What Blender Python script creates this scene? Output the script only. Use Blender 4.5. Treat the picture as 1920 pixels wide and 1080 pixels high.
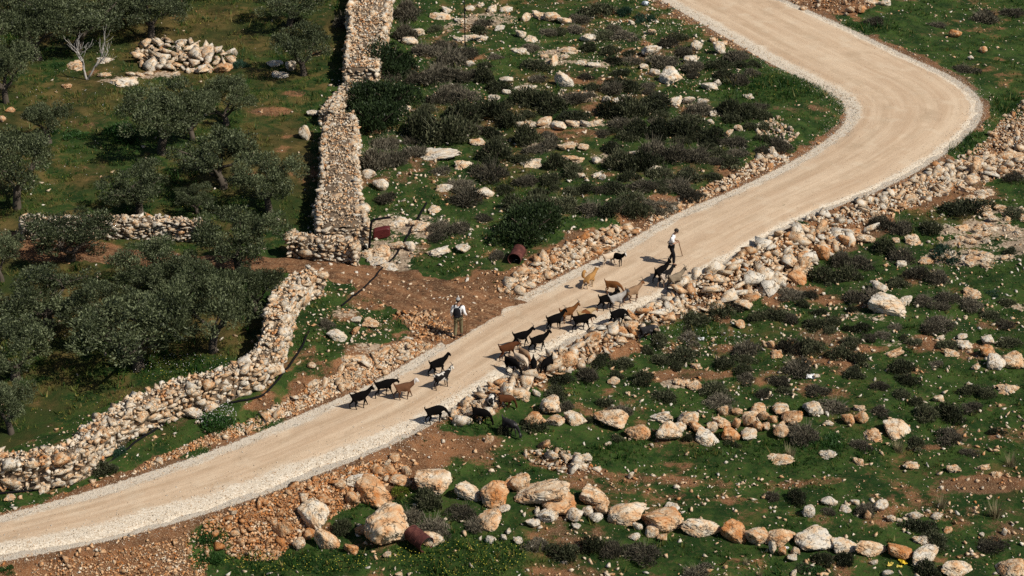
import bpy, bmesh, math
import numpy as np
from mathutils import Vector, Matrix, Euler

for o in list(bpy.data.objects):
    bpy.data.objects.remove(o)
SC = bpy.context.scene
COL = SC.collection
R = math.radians

# ------------------------------------------------------------------ camera
F = 3513.0                      # focal length in photograph pixels (1920 wide)
PITCH = R(27.0)
DIST = 80.0
CAM = np.array([0.0, -DIST * math.cos(PITCH), DIST * math.sin(PITCH)])
cd = bpy.data.cameras.new('camera')
cd.sensor_width = 36.0
cd.lens = 36.0 * F / 1920.0
cd.clip_start = 0.5
cd.clip_end = 6000.0
cam = bpy.data.objects.new('camera', cd)
COL.objects.link(cam)
cam.location = CAM
cam.rotation_euler = (R(90) - PITCH, 0, 0)
SC.camera = cam

# ------------------------------------------------------------------ light
SUN_AZ = R(117.0)               # clockwise from +Y : from the right and slightly behind the camera
SUN_EL = R(47.0)
w = bpy.data.worlds.new('World')
SC.world = w
w.use_nodes = True
wn = w.node_tree
bg = wn.nodes['Background']
sk = wn.nodes.new('ShaderNodeTexSky')
sk.sky_type = 'NISHITA'
sk.sun_disc = False
sk.sun_elevation = SUN_EL
sk.sun_rotation = SUN_AZ
wn.links.new(sk.outputs[0], bg.inputs[0])
bg.inputs[1].default_value = 0.056
sl = bpy.data.lights.new('sun', 'SUN')
sl.energy = 4.8
sl.angle = R(0.5)
sl.color = (1.0, 0.935, 0.83)
sun = bpy.data.objects.new('sun', sl)
COL.objects.link(sun)
sp = Vector((math.sin(SUN_AZ) * math.cos(SUN_EL), math.cos(SUN_AZ) * math.cos(SUN_EL), math.sin(SUN_EL)))
sun.rotation_euler = (-sp).to_track_quat('-Z', 'Y').to_euler()
sun.location = sp * 120
SC.view_settings.view_transform = 'Standard'
SC.view_settings.look = 'None'
SC.view_settings.gamma = 1.0
SC.view_settings.exposure = 0.12
SC.view_settings.use_curve_mapping = False
SC.render.engine = 'CYCLES'
SC.cycles.max_bounces = 5
SC.cycles.diffuse_bounces = 3
SC.cycles.transmission_bounces = 3
SC.cycles.use_denoising = False

rng = np.random.default_rng(7)

# ------------------------------------------------------------------ numeric helpers
def hash3(ix, iy, iz, seed):
    n = (ix.astype(np.int64) * 374761393 + iy.astype(np.int64) * 668265263 + iz.astype(np.int64) * 2147483647 + seed * 1274126177) & 0x7fffffff
    n = (n ^ (n >> 13)) * 1274126177 & 0x7fffffff
    n = (n ^ (n >> 16)) * 668265263 & 0x7fffffff
    return ((n ^ (n >> 15)) & 0xffff) / 65535.0

def vnoise(p, seed=0):
    i = np.floor(p).astype(np.int64)
    f = p - i
    f = f * f * (3 - 2 * f)
    out = 0
    for dx in (0, 1):
        for dy in (0, 1):
            for dz in (0, 1):
                wgt = (f[:, 0] if dx else 1 - f[:, 0]) * (f[:, 1] if dy else 1 - f[:, 1]) * (f[:, 2] if dz else 1 - f[:, 2])
                out = out + wgt * hash3(i[:, 0] + dx, i[:, 1] + dy, i[:, 2] + dz, seed)
    return out

def fbm(p, seed=0, octs=4, gain=0.5):
    a, s, t = 1.0, 0.0, 0.0
    for k in range(octs):
        s = s + a * (vnoise(p * (2.03 ** k) + 17.3 * k, seed + k) - 0.5)
        t += a
        a *= gain
    return s / t * 2

def fbm2(x, y, scale, seed=0, octs=4):
    p = np.stack([x * scale, y * scale, np.zeros_like(x) + 0.37 * seed], 1)
    return fbm(p, seed, octs)

def sstep(a, b, x):
    t = np.clip((x - a) / (b - a), 0, 1)
    return t * t * (3 - 2 * t)

# ------------------------------------------------------------------ photograph pixel <-> place
ST, CT = math.sin(PITCH), math.cos(PITCH)

def ray(px, py):
    u = (np.asarray(px, float) - 960) / F
    v = (540 - np.asarray(py, float)) / F
    return np.stack([u, CT + v * ST, -ST + v * CT], -1)

def flat(px, py, z=0.0):
    d = ray(px, py)
    t = (z - CAM[2]) / d[..., 2]
    return CAM + d * t[..., None]

def project(P):
    d = P - CAM
    depth = d[..., 1] * CT - d[..., 2] * ST
    up = d[..., 1] * ST + d[..., 2] * CT
    return 960 + F * d[..., 0] / depth, 540 - F * up / depth

def ppm(P):                      # photograph pixels per metre at a place
    d = P - CAM
    return F / (d[..., 1] * CT - d[..., 2] * ST)

# ------------------------------------------------------------------ road edges
EDGE_U = [(-700, 1120), (-350, 1045), (-120, 1000), (0, 968), (200, 912), (400, 845), (560, 780), (700, 718), (830, 642), (930, 580), (1020, 535), (1150, 470),
          (1260, 405), (1380, 355), (1500, 295), (1560, 255), (1587, 225), (1580, 190), (1540, 165), (1440, 115), (1340, 57), (1240, 0), (1180, -32), (1000, -120), (700, -250)]
EDGE_L = [(-700, 1215), (-350, 1130), (-120, 1078), (0, 1052), (220, 1008), (430, 948), (600, 887), (760, 820), (880, 752), (1000, 682), (1110, 622), (1230, 567),
          (1350, 500), (1500, 415), (1650, 355), (1750, 302), (1822, 245), (1840, 195), (1795, 150), (1690, 100), (1600, 57), (1490, 8), (1420, -22), (1210, -115), (900, -260)]
NP_ = len(EDGE_U)

def catmull(P, n=8):
    P = np.asarray(P, float)
    Q = np.vstack([2 * P[0] - P[1], P, 2 * P[-1] - P[-2]])
    out, idx = [], []
    for i in range(len(P) - 1):
        a, b, c, d = Q[i], Q[i + 1], Q[i + 2], Q[i + 3]
        for k in range(n):
            t = k / n
            out.append(0.5 * (2 * b + (c - a) * t + (2 * a - 5 * b + 4 * c - d) * t * t + (3 * b - a - 3 * c + d) * t ** 3))
            idx.append(i + t)
    out.append(P[-1]); idx.append(len(P) - 1.0)
    return np.array(out), np.array(idx)

eu = np.array(EDGE_U, float); el = np.array(EDGE_L, float)
RU, RIDX = catmull(flat(eu[:, 0], eu[:, 1])[:, :2], 8)
RL, _ = catmull(flat(el[:, 0], el[:, 1])[:, :2], 8)
RC = (RU + RL) / 2
RHW = np.linalg.norm(RU - RL, axis=1) / 2

def road_dist(x, y):
    """(signed distance outside the road edge, side +1 left/upper -1 right/lower, edge index)"""
    best = np.full(x.shape, 1e9); side = np.zeros(x.shape); idx = np.zeros(x.shape)
    for E, sgn in ((RU, 1), (RL, -1)):
        for i in range(len(E) - 1):
            a, b = E[i], E[i + 1]
            ab = b - a
            t = np.clip(((x - a[0]) * ab[0] + (y - a[1]) * ab[1]) / (ab @ ab), 0, 1)
            dx, dy = x - a[0] - t * ab[0], y - a[1] - t * ab[1]
            d2 = dx * dx + dy * dy
            m = d2 < best
            best[m] = d2[m]; side[m] = sgn; idx[m] = RIDX[i] + t[m] * (RIDX[i + 1] - RIDX[i])
    d = np.sqrt(best)
    inside = np.zeros(x.shape, bool)
    poly = np.vstack([RU, RL[::-1]])
    inside = in_poly(x, y, poly)
    return np.where(inside, -d, d), side, idx

def in_poly(x, y, poly):
    inside = np.zeros(np.shape(x), bool)
    n = len(poly)
    for i in range(n):
        x1, y1 = poly[i]; x2, y2 = poly[(i + 1) % n]
        if y1 == y2:
            continue
        c = ((y1 > y) != (y2 > y)) & (x < (x2 - x1) * (y - y1) / (y2 - y1) + x1)
        inside ^= c
    return inside

# side profiles along the road, per edge index
K = np.arange(NP_)
HL = np.interp(K, [0, 3, 4, 5, 6, 7, 8, 9, 10, 11, 12, 13, 14, 15, 16, 24], [.1, .12, .18, .4, .65, .7, .12, .1, .5, .55, .4, .32, .25, .12, .05, .1])
HR = np.interp(K, [0, 5, 6, 7, 8, 9, 10, 11, 12, 13, 14, 15, 16, 17, 24], [-.85, -.85, -.7, -.45, -.28, -.5, -.65, -.8, -.9, -.9, -.8, -.5, -.25, -.2, -.1])
WL = np.interp(K, [0, 3, 4, 5, 6, 7, 8, 9, 10, 11, 12, 13, 14, 15, 16, 19, 20, 21, 24], [.25, .3, .4, 1.0, 2.0, 2.4, 1.6, 1.5, 1.6, 1.6, 1.2, 1., .9, .5, .2, .2, .6, .8, .8])
WR = np.interp(K, [0, 3, 4, 5, 6, 7, 8, 9, 10, 11, 12, 13, 14, 15, 16, 17, 18, 24], [2.4, 2.4, 2.6, 2.6, 2., 1.4, 1., 1., 1.4, 2., 2.2, 2.0, 1.8, .9, .35, .4, .6, .5])

def height(x, y, full=False):
    d, side, idx = road_dist(x, y)
    hl = np.interp(idx, K, HL); hr = np.interp(idx, K, HR)
    f = sstep(3.0, 9.0, d)
    hl = hl * (1 - f) + 0.25 * f
    hr = hr * (1 - f) - 0.55 * f
    out = np.where(side > 0, hl * sstep(0.05, 1.7, d), hr * sstep(0.1, 1.9, d))
    rough = fbm2(x, y, 0.11, 3, 3) * 0.28 + fbm2(x, y, 0.55, 5, 3) * 0.16 + fbm2(x, y, 2.1, 9, 2) * 0.085
    out = out + rough * sstep(0.0, 2.2, d) - 0.05 * (1 - sstep(-0.5, 0.2, d))
    if full:
        return out, d, side, idx
    return out

# ------------------------------------------------------------------ ground grid (one sheet to the horizon)
def axis(lo, hi, step, far):
    core = np.arange(lo, hi + 1e-6, step)
    g, s, left, right = step, 0.0, [], []
    while s < far:
        g *= 1.28
        s += g
        left.append(lo - s); right.append(hi + s)
    return np.concatenate([left[::-1], core, right])

GX = axis(-38, 38, 0.2, 2600)
GY = axis(-26, 46, 0.2, 2600)
XX, YY = np.meshgrid(GX, GY)
gx, gy = XX.ravel(), YY.ravel()
nearm = (np.abs(gx) < 60) & (gy > -60) & (gy < 90)
gz = np.zeros_like(gx); gd = np.full_like(gx, 1e3); gs = np.ones_like(gx); gi = np.zeros_like(gx)
a_, b_, c_, d_ = height(gx[nearm], gy[nearm], True)
gz[nearm], gd[nearm], gs[nearm], gi[nearm] = a_, b_, c_, d_
gz[~nearm] = fbm2(gx[~nearm], gy[~nearm], 0.004, 3, 3) * 6.0
HG = gz.reshape(XX.shape)

def H(x, y):
    x = np.asarray(x, float); y = np.asarray(y, float)
    i = np.clip(np.searchsorted(GX, x) - 1, 0, len(GX) - 2); j = np.clip(np.searchsorted(GY, y) - 1, 0, len(GY) - 2)
    u = (x - GX[i]) / (GX[i + 1] - GX[i]); v = (y - GY[j]) / (GY[j + 1] - GY[j])
    return (HG[j, i] * (1 - u) + HG[j, i + 1] * u) * (1 - v) + (HG[j + 1, i] * (1 - u) + HG[j + 1, i + 1] * u) * v

def P(px, py, dz=0.0):
    """the place on the ground (or dz above it) seen at a photograph pixel"""
    d = ray(px, py)
    t0 = (2.5 + dz - CAM[2]) / d[..., 2]; t1 = (-2.5 + dz - CAM[2]) / d[..., 2]
    ts = np.linspace(0, 1, 60)
    t = t0[..., None] + (t1 - t0)[..., None] * ts
    X = CAM + d[..., None, :] * t[..., None]
    below = X[..., 2] < H(X[..., 0], X[..., 1]) + dz
    k = np.maximum(np.argmax(below, -1), 1)
    ta = np.take_along_axis(t, (k - 1)[..., None], -1)[..., 0]; tb = np.take_along_axis(t, k[..., None], -1)[..., 0]
    for _ in range(12):
        tm = (ta + tb) / 2
        Q = CAM + d * tm[..., None]
        m = Q[..., 2] < H(Q[..., 0], Q[..., 1]) + dz
        tb = np.where(m, tm, tb); ta = np.where(m, ta, tm)
    return CAM + d * tb[..., None]

# ------------------------------------------------------------------ blender helpers
def new_mesh(name, V, Fc, mat=None, smooth=False, attrs=None):
    """V (n,3); Fc (m,3|4) int array"""
    me = bpy.data.meshes.new(name)
    V = np.ascontiguousarray(V, np.float32); Fc = np.ascontiguousarray(Fc, np.int32)
    m, k = Fc.shape
    me.vertices.add(len(V)); me.vertices.foreach_set('co', V.ravel())
    me.loops.add(m * k); me.loops.foreach_set('vertex_index', Fc.ravel())
    me.polygons.add(m); me.polygons.foreach_set('loop_start', np.arange(0, m * k, k, dtype=np.int32))
    if smooth:
        me.polygons.foreach_set('use_smooth', np.ones(m, bool))
    me.update(calc_edges=True)
    for n_, arr in (attrs or {}).items():
        at = me.attributes.new(n_, 'FLOAT', 'POINT')
        at.data.foreach_set('value', np.ascontiguousarray(arr, np.float32))
    if mat:
        me.materials.append(mat)
    return me

def link(name, me, parent=None, loc=None, rot=None, scale=None):
    o = bpy.data.objects.new(name, me)
    COL.objects.link(o)
    if parent is not None:
        o.parent = parent
    if loc is not None:
        o.location = loc
    if rot is not None:
        o.rotation_euler = rot
    if scale is not None:
        o.scale = scale
    return o

def tag(o, label=None, cat=None, group=None, kind=None):
    if label: o['label'] = label
    if cat: o['category'] = cat
    if group: o['group'] = group
    if kind: o['kind'] = kind
    return o

def empty(name, loc=(0, 0, 0), rz=0.0):
    o = bpy.data.objects.new(name, None)
    COL.objects.link(o)
    o.location = loc
    o.rotation_euler = (0, 0, rz)
    o.empty_display_size = 0.2
    return o

def copy_tree(o, parent=None):
    c = o.copy(); COL.objects.link(c)
    if parent is not None:
        c.parent = parent
    for ch in o.children:
        copy_tree(ch, c)
    return c

class MB:
    """collects tubes, boxes and sheets into one triangle/quad mesh"""
    def __init__(s):
        s.V, s.F, s.n = [], [], 0
    def add(s, V, Fq):
        V = np.asarray(V, float); Fq = np.asarray(Fq, int)
        if Fq.shape[1] == 3:
            Fq = np.hstack([Fq, Fq[:, 2:3]])
        s.V.append(V); s.F.append(Fq + s.n); s.n += len(V)
    def tube(s, pts, rad, sides=7, caps=True, squash=None):
        pts = np.asarray(pts, float); n = len(pts)
        rad = np.broadcast_to(np.asarray(rad, float), (n,))
        tan = np.gradient(pts, axis=0)
        tan /= np.linalg.norm(tan, axis=1)[:, None] + 1e-9
        ref = np.array([0.0, 0, 1]) if abs(tan[0][2]) < 0.9 else np.array([1.0, 0, 0])
        rings = []
        u = np.cross(tan[0], ref); u /= np.linalg.norm(u)
        a = np.linspace(0, 2 * np.pi, sides, endpoint=False)
        for i in range(n):
            u = u - tan[i] * (u @ tan[i]); u /= np.linalg.norm(u) + 1e-9
            v = np.cross(tan[i], u)
            rings.append(pts[i] + rad[i] * (np.cos(a)[:, None] * u + np.sin(a)[:, None] * v))
        V = np.vstack(rings)
        Fq = [[i * sides + k, i * sides + (k + 1) % sides, (i + 1) * sides + (k + 1) % sides, (i + 1) * sides + k] for i in range(n - 1) for k in range(sides)]
        if caps:
            V = np.vstack([V, pts[0], pts[-1]])
            Fq += [[len(V) - 2, (k + 1) % sides, k, k] for k in range(sides)]
            b = (n - 1) * sides
            Fq += [[len(V) - 1, b + k, b + (k + 1) % sides, b + (k + 1) % sides] for k in range(sides)]
        s.add(V, Fq)
    def box(s, c, d, rot=None):
        v = np.array([[x, y, z] for x in (-.5, .5) for y in (-.5, .5) for z in (-.5, .5)]) * np.array(d)
        if rot is not None:
            v = v @ np.array(Euler(rot).to_matrix()).T
        s.add(v + np.array(c), [[0, 1, 3, 2], [4, 6, 7, 5], [0, 4, 5, 1], [2, 3, 7, 6], [0, 2, 6, 4], [1, 5, 7, 3]])
    def lathe(s, prof, sides=20, M=None):
        a = np.linspace(0, 2 * np.pi, sides, endpoint=False)
        V = np.vstack([[[r * np.cos(t), r * np.sin(t), z] for t in a] for r, z in prof])
        if M is not None:
            V = V @ np.array(M)[:3, :3].T + np.array(M)[:3, 3]
        n = len(prof)
        s.add(V, [[i * sides + k, i * sides + (k + 1) % sides, (i + 1) * sides + (k + 1) % sides, (i + 1) * sides + k] for i in range(n - 1) for k in range(sides)])
    def mesh(s, name, mat=None, smooth=False):
        V = np.vstack(s.V); Fq = np.vstack(s.F)
        me = bpy.data.meshes.new(name)
        me.from_pydata(V.tolist(), [], [list(dict.fromkeys(f)) for f in Fq.tolist()])
        if smooth:
            me.polygons.foreach_set('use_smooth', np.ones(len(me.polygons), bool))
        me.update()
        if mat:
            me.materials.append(mat)
        return me

# ------------------------------------------------------------------ materials
class NT:
    def __init__(s, name, rough=0.9, spec=0.2):
        s.m = bpy.data.materials.new(name)
        s.m.use_nodes = True
        s.t = s.m.node_tree
        s.b = s.t.nodes['Principled BSDF']
        s.b.inputs['Roughness'].default_value = rough
        s.b.inputs['Specular IOR Level'].default_value = spec
    def n(s, typ, ins=None, **props):
        nd = s.t.nodes.new('ShaderNode' + typ)
        for k, v in props.items():
            setattr(nd, k, v)
        for k, v in (ins or {}).items():
            if isinstance(v, bpy.types.NodeSocket):
                s.t.links.new(v, nd.inputs[k])
            else:
                nd.inputs[k].default_value = v
        return nd
    def math(s, op, a, b=0.0, clamp=False):
        nd = s.n('Math', {0: a, 1: b}, operation=op)
        nd.use_clamp = clamp
        return nd.outputs[0]
    def noise(s, vec, scale, detail=4.0, rough=0.6):
        return s.n('TexNoise', {'Vector': vec, 'Scale': scale, 'Detail': detail, 'Roughness': rough}).outputs['Fac']
    def step(s, x, lo, hi):
        nd = s.n('MapRange', {0: x, 1: lo, 2: hi}, interpolation_type='SMOOTHSTEP')
        return nd.outputs[0]
    def mix(s, f, a, b, blend='MIX'):
        nd = s.t.nodes.new('ShaderNodeMix')
        nd.data_type = 'RGBA'; nd.blend_type = blend
        for k, v in ((0, f), (6, a), (7, b)):
            if isinstance(v, bpy.types.NodeSocket):
                s.t.links.new(v, nd.inputs[k])
            else:
                nd.inputs[k].default_value = v if k == 0 else (*v, 1.0)
        return nd.outputs[2]
    def ramp(s, x, stops):
        nd = s.n('ValToRGB', {0: x})
        e = nd.color_ramp.elements
        while len(e) < len(stops):
            e.new(0.5)
        for el_, (p_, c) in zip(e, stops):
            el_.position = p_; el_.color = (*c, 1)
        return nd.outputs[0]
    def attr(s, name, typ='GEOMETRY'):
        return s.n('Attribute', attribute_name=name, attribute_type=typ).outputs['Fac']
    def bump(s, h, strength, dist):
        nd = s.n('Bump', {'Height': h, 'Strength': strength, 'Distance': dist})
        s.t.links.new(nd.outputs[0], s.b.inputs['Normal'])
    def color(s, c):
        if isinstance(c, bpy.types.NodeSocket):
            s.t.links.new(c, s.b.inputs['Base Color'])
        else:
            s.b.inputs['Base Color'].default_value = (*c, 1)
    def pos(s):
        return s.n('NewGeometry').outputs['Position']
    def obj_vec(s):
        co = s.n('TexCoord').outputs['Object']
        r = s.n('ObjectInfo').outputs['Random']
        off = s.math('MULTIPLY', r, 37.0)
        return s.n('VectorMath', {0: co, 1: s.n('CombineXYZ', {0: off, 1: off, 2: off}).outputs[0]}, operation='ADD').outputs[0]

ROCK_STOPS = [(0.0, (.62, .57, .49)), (0.28, (.62, .50, .36)), (0.58, (.57, .36, .20)), (1.0, (.45, .185, .06))]

def rock_material(name, per_island=False, dull=1.0):
    m = NT(name, 0.92, 0.15)
    if per_island:
        vec = m.pos()
        t = m.attr('tint')
        big = m.noise(vec, 3.0, 3)
        sc = 9.0
    else:
        vec = m.obj_vec()
        t = m.attr('tint', 'OBJECT')
        big = m.noise(vec, 1.7, 5, 0.65)
        sc = 5.0
    fine = m.noise(vec, sc * 3, 6, 0.7)
    x = m.math('ADD', t, m.math('MULTIPLY', m.math('SUBTRACT', big, 0.5), 2.3))
    x = m.math('ADD', x, m.math('MULTIPLY', m.math('SUBTRACT', fine, 0.5), 0.55), True)
    stops = [(p_, tuple(v * dull for v in c)) for p_, c in ROCK_STOPS]
    c = m.ramp(x, stops)
    # grey crust, pits and stains that belong to the stone
    crust = m.step(m.noise(vec, sc * .7, 5, 0.7), 0.54, 0.66)
    c = m.mix(m.math('MULTIPLY', crust, 0.30), c, (.36 * dull, .31 * dull, .245 * dull))
    pit = m.n('TexVoronoi', {'Vector': vec, 'Scale': sc * 1.7}).outputs['Distance']
    pitm = m.step(pit, 0.22, 0.05)
    pitm = m.math('MULTIPLY', pitm, m.step(m.noise(vec, sc * .6, 3), 0.5, 0.62))
    c = m.mix(m.math('MULTIPLY', pitm, 0.5), c, (.12, .09, .065))
    warp = m.n('VectorMath', {0: vec, 1: m.n('TexNoise', {'Vector': vec, 'Scale': 2.2, 'Detail': 4.0}).outputs['Color']}, operation='ADD').outputs[0]
    edge_ = m.n('TexVoronoi', {'Vector': warp, 'Scale': 1.5 if not per_island else 6.0}, feature='DISTANCE_TO_EDGE').outputs['Distance']
    crk = m.math('MULTIPLY', m.step(edge_, 0.045, 0.0), m.step(m.noise(vec, 1.1, 2), .42, .58))
    c = m.mix(m.math('MULTIPLY', crk, 0.75), c, (.10, .065, .04))
    pitm = m.math('MAXIMUM', pitm, crk)
    m.color(c)
    hgt = m.math('ADD', m.math('MULTIPLY', fine, 0.45), m.math('MULTIPLY', big, 0.8))
    hgt = m.math('SUBTRACT', hgt, m.math('MULTIPLY', pitm, 0.6))
    m.bump(hgt, 0.9, 0.09 if not per_island else 0.05)
    return m.m

M_ROCK = rock_material('limestone')
M_PEBBLE = rock_material('loose_limestone', True)

def simple(name, col, rough=0.8, spec=0.2, var=0.25, scale=6.0, metal=0.0):
    m = NT(name, rough, spec)
    f = m.noise(m.obj_vec(), scale, 4)
    c = m.mix(f, tuple(v * (1 - var) for v in col), tuple(min(1, v * (1 + var)) for v in col))
    m.color(c)
    m.b.inputs['Metallic'].default_value = metal
    m.bump(f, 0.3, 0.02)
    return m.m

def leaf_material(name, lo, mid, hi, trans=0.25, rough=0.55, spec=0.3):
    m = NT(name, rough, spec)
    v = m.attr('var')
    t = m.attr('tint', 'OBJECT')
    x = m.math('ADD', v, m.math('MULTIPLY', m.math('SUBTRACT', t, 0.5), 0.6), True)
    c = m.ramp(x, [(0.0, lo), (0.5, mid), (1.0, hi)])
    m.color(c)
    tr = m.n('BsdfTranslucent', {'Color': c})
    ms = m.n('MixShader', {0: trans, 1: m.b.outputs[0], 2: tr.outputs[0]})
    m.t.links.new(ms.outputs[0], m.t.nodes['Material Output'].inputs['Surface'])
    return m.m

M_OLIVE = leaf_material('olive_leaves', (.012, .017, .006), (.055, .071, .029), (.205, .236, .122))
M_OAK = leaf_material('evergreen_leaves', (.012, .024, .007), (.032, .055, .018), (.085, .120, .045), 0.2)
M_SHRUB = leaf_material('scrub_leaves', (.012, .016, .006), (.043, .050, .021), (.150, .152, .085), 0.12, 0.7)
M_DRY = leaf_material('dry_scrub', (.020, .018, .011), (.076, .068, .044), (.230, .200, .145), 0.1, 0.8)
M_LUSH = leaf_material('green_herbs', (.012, .035, .008), (.030, .085, .018), (.070, .150, .035), 0.3)
M_BLUE = leaf_material('squill_leaves', (.012, .032, .018), (.025, .065, .038), (.060, .120, .075), 0.25)
M_STRAW = leaf_material('dry_grass_blades', (.12, .09, .045), (.24, .20, .11), (.42, .36, .22), 0.3)
M_GRASS = leaf_material('grass_blades', (.013, .052, .008), (.068, .132, .019), (.210, .170, .052), 0.3, 0.6)
M_BARK = simple('olive_bark', (.085, .070, .055), 0.95, 0.1, 0.5, 9)
M_PALE_BARK = simple('pale_bark', (.42, .39, .36), 0.95, 0.1, 0.3, 9)
M_TWIG = simple('twigs', (.11, .085, .065), 0.95, 0.1, 0.3, 9)

# ground ----------------------------------------------------------------
def ground_material():
    m = NT('ground', 0.95, 0.1)
    p = m.pos()
    n_big = m.noise(p, 0.22, 4)
    n_mid = m.noise(p, 1.1, 5, 0.62)
    n_fin = m.noise(p, 7.0, 5, 0.65)
    n_mic = m.noise(p, 34.0, 3, 0.7)
    dry = m.attr('dry'); soil = m.attr('soil'); rock = m.attr('rock'); grav = m.attr('gravel')
    g = m.mix(m.step(n_mid, .35, .65), (.012, .032, .007), (.044, .078, .016))
    g = m.mix(m.step(n_fin, 0.5, 0.7), g, (.062, .060, .022))
    d = m.mix(m.step(n_mid, .3, .7), (.030, .030, .009), (.120, .088, .030))
    d = m.mix(m.step(n_big, 0.45, 0.62), d, (.030, .042, .011))
    dx = m.math('ADD', dry, m.math('MULTIPLY', m.math('SUBTRACT', n_mid, 0.5), 1.4))
    c = m.mix(m.step(dx, 0.38, 0.72), g, d)
    s1 = m.mix(m.step(n_mid, .3, .7), (.062, .026, .012), (.225, .098, .042))
    s1 = m.mix(m.step(n_big, .5, .65), s1, (.105, .055, .028))
    s1 = m.mix(m.step(n_mic, 0.50, 0.68), s1, (.36, .25, .15))
    s1 = m.mix(m.step(n_fin, 0.55, 0.7), s1, (.055, .028, .014))
    sx = m.math('ADD', soil, m.math('MULTIPLY', m.math('SUBTRACT', m.math('ADD', m.math('MULTIPLY', n_mid, 0.6), m.math('MULTIPLY', n_fin, 0.4)), 0.5), 1.5))
    c = m.mix(m.step(sx, 0.42, 0.66), c, s1)
    r1 = m.mix(m.step(n_fin, .3, .7), (.150, .095, .058), (.50, .40, .29))
    rx = m.math('ADD', rock, m.math('MULTIPLY', m.math('SUBTRACT', m.math('ADD', m.math('MULTIPLY', n_fin, 0.5), m.math('MULTIPLY', n_mid, 0.5)), 0.5), 2.2))
    c = m.mix(m.step(rx, 0.45, 0.6), c, r1)
    gv = m.mix(n_mic, (.40, .33, .25), (.66, .60, .51))
    gx_ = m.math('ADD', grav, m.math('MULTIPLY', m.math('SUBTRACT', n_fin, 0.5), 1.2))
    c = m.mix(m.step(gx_, 0.45, 0.65), c, gv)
    m.color(c)
    hh = m.math('ADD', m.math('MULTIPLY', n_fin, 0.8), m.math('MULTIPLY', n_mic, 0.4))
    m.bump(hh, 0.9, 0.08)
    return m.m
M_GROUND = ground_material()

def road_material(name, soil=False):
    m = NT(name, 0.95, 0.1)
    p = m.pos()
    uu = m.attr('across'); vv = m.attr('along'); shoulder = m.attr('shoulder')
    n_mid = m.noise(p, 0.8, 5, 0.6)
    n_fin = m.noise(p, 9.0, 5, 0.7)
    n_mic = m.noise(p, 38.0, 3, 0.7)
    sv = m.n('CombineXYZ', {0: m.math('MULTIPLY', uu, 9.0), 1: m.math('MULTIPLY', vv, 0.10), 2: 0.0}).outputs[0]
    streak = m.noise(sv, 1.0, 5, 0.65)
    sv2 = m.n('CombineXYZ', {0: m.math('MULTIPLY', uu, 26.0), 1: m.math('MULTIPLY', vv, 0.30), 2: 4.0}).outputs[0]
    streak2 = m.noise(sv2, 1.0, 4, 0.65)
    if soil:
        a = m.mix(m.step(streak, .35, .65), (.085, .037, .018), (.230, .110, .052))
        a = m.mix(m.step(n_mid, 0.45, 0.65), a, (.075, .036, .018))
        a = m.mix(m.step(n_fin, 0.52, 0.66), a, (.30, .19, .105))
        a = m.mix(m.step(m.noise(p, 2.6, 5, .7), .54, .64), a, (.055, .026, .013))
        a = m.mix(m.step(n_mic, 0.56, 0.7), a, (.40, .29, .18))
        m.color(a)
    else:
        a = m.mix(m.step(streak, 0.30, 0.70), (.455, .325, .215), (.575, .445, .315))
        a = m.mix(m.math('MULTIPLY', m.step(streak2, 0.56, 0.72), 0.30), a, (.345, .235, .145))
        a = m.mix(m.math('MULTIPLY', m.step(n_mid, 0.5, 0.68), 0.45), a, (.60, .49, .36))
        a = m.mix(m.math('MULTIPLY', m.step(n_fin, 0.52, 0.66), 0.28), a, (.34, .24, .15))
        vo = m.n('TexVoronoi', {'Vector': p, 'Scale': 17.0})
        cell = m.n('SeparateColor', {0: vo.outputs['Color']}).outputs[0]
        gcol = m.mix(cell, (.54, .46, .355), (.73, .66, .55))
        gcol = m.mix(m.math('MULTIPLY', m.step(vo.outputs['Distance'], 0.5, 0.75), .6), gcol, (.42, .34, .25))
        gx_ = m.math('ADD', shoulder, m.math('MULTIPLY', m.math('SUBTRACT', m.math('ADD', m.math('MULTIPLY', n_fin, 0.5), m.math('MULTIPLY', n_mid, 0.5)), 0.5), 2.6))
        lane = m.math('MULTIPLY', m.step(m.math('ABSOLUTE', m.math('SUBTRACT', m.math('ABSOLUTE', m.math('SUBTRACT', uu, .45)), .15)), .07, .02), m.step(n_mid, .40, .58))
        a = m.mix(m.math('MULTIPLY', lane, .38), a, (.36, .25, .155))
        damp = m.step(m.noise(p, .33, 5, .65), .57, .68)
        a = m.mix(m.math('MULTIPLY', damp, .35), a, (.33, .235, .15))
        a = m.mix(m.math('MULTIPLY', m.step(gx_, 0.22, 0.85), .92), a, gcol)
        m.color(a)
    hh = m.math('ADD', m.math('MULTIPLY', n_fin, 0.5), m.math('MULTIPLY', n_mic, 0.5))
    hh = m.math('ADD', hh, m.math('MULTIPLY', streak, 0.6))
    m.bump(hh, 0.6, 0.05)
    return m.m
M_ROAD = road_material('packed_limestone_road')
M_TRACK = road_material('brown_dirt_track', True)

# ------------------------------------------------------------------ zones on the ground (what the ground is made of)
GPX, GPY = project(np.stack([gx, gy, gz], 1))
front = gy > -60
def ell(lst, soft=0.5):
    out = np.zeros_like(gx)
    for cx, cy, rx, ry, v in lst:
        q = np.sqrt(((GPX - cx) / rx) ** 2 + ((GPY - cy) / ry) ** 2)
        out = np.maximum(out, v * sstep(1 + soft, 1 - soft, q))
    return np.where(front, out, 0)

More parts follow.
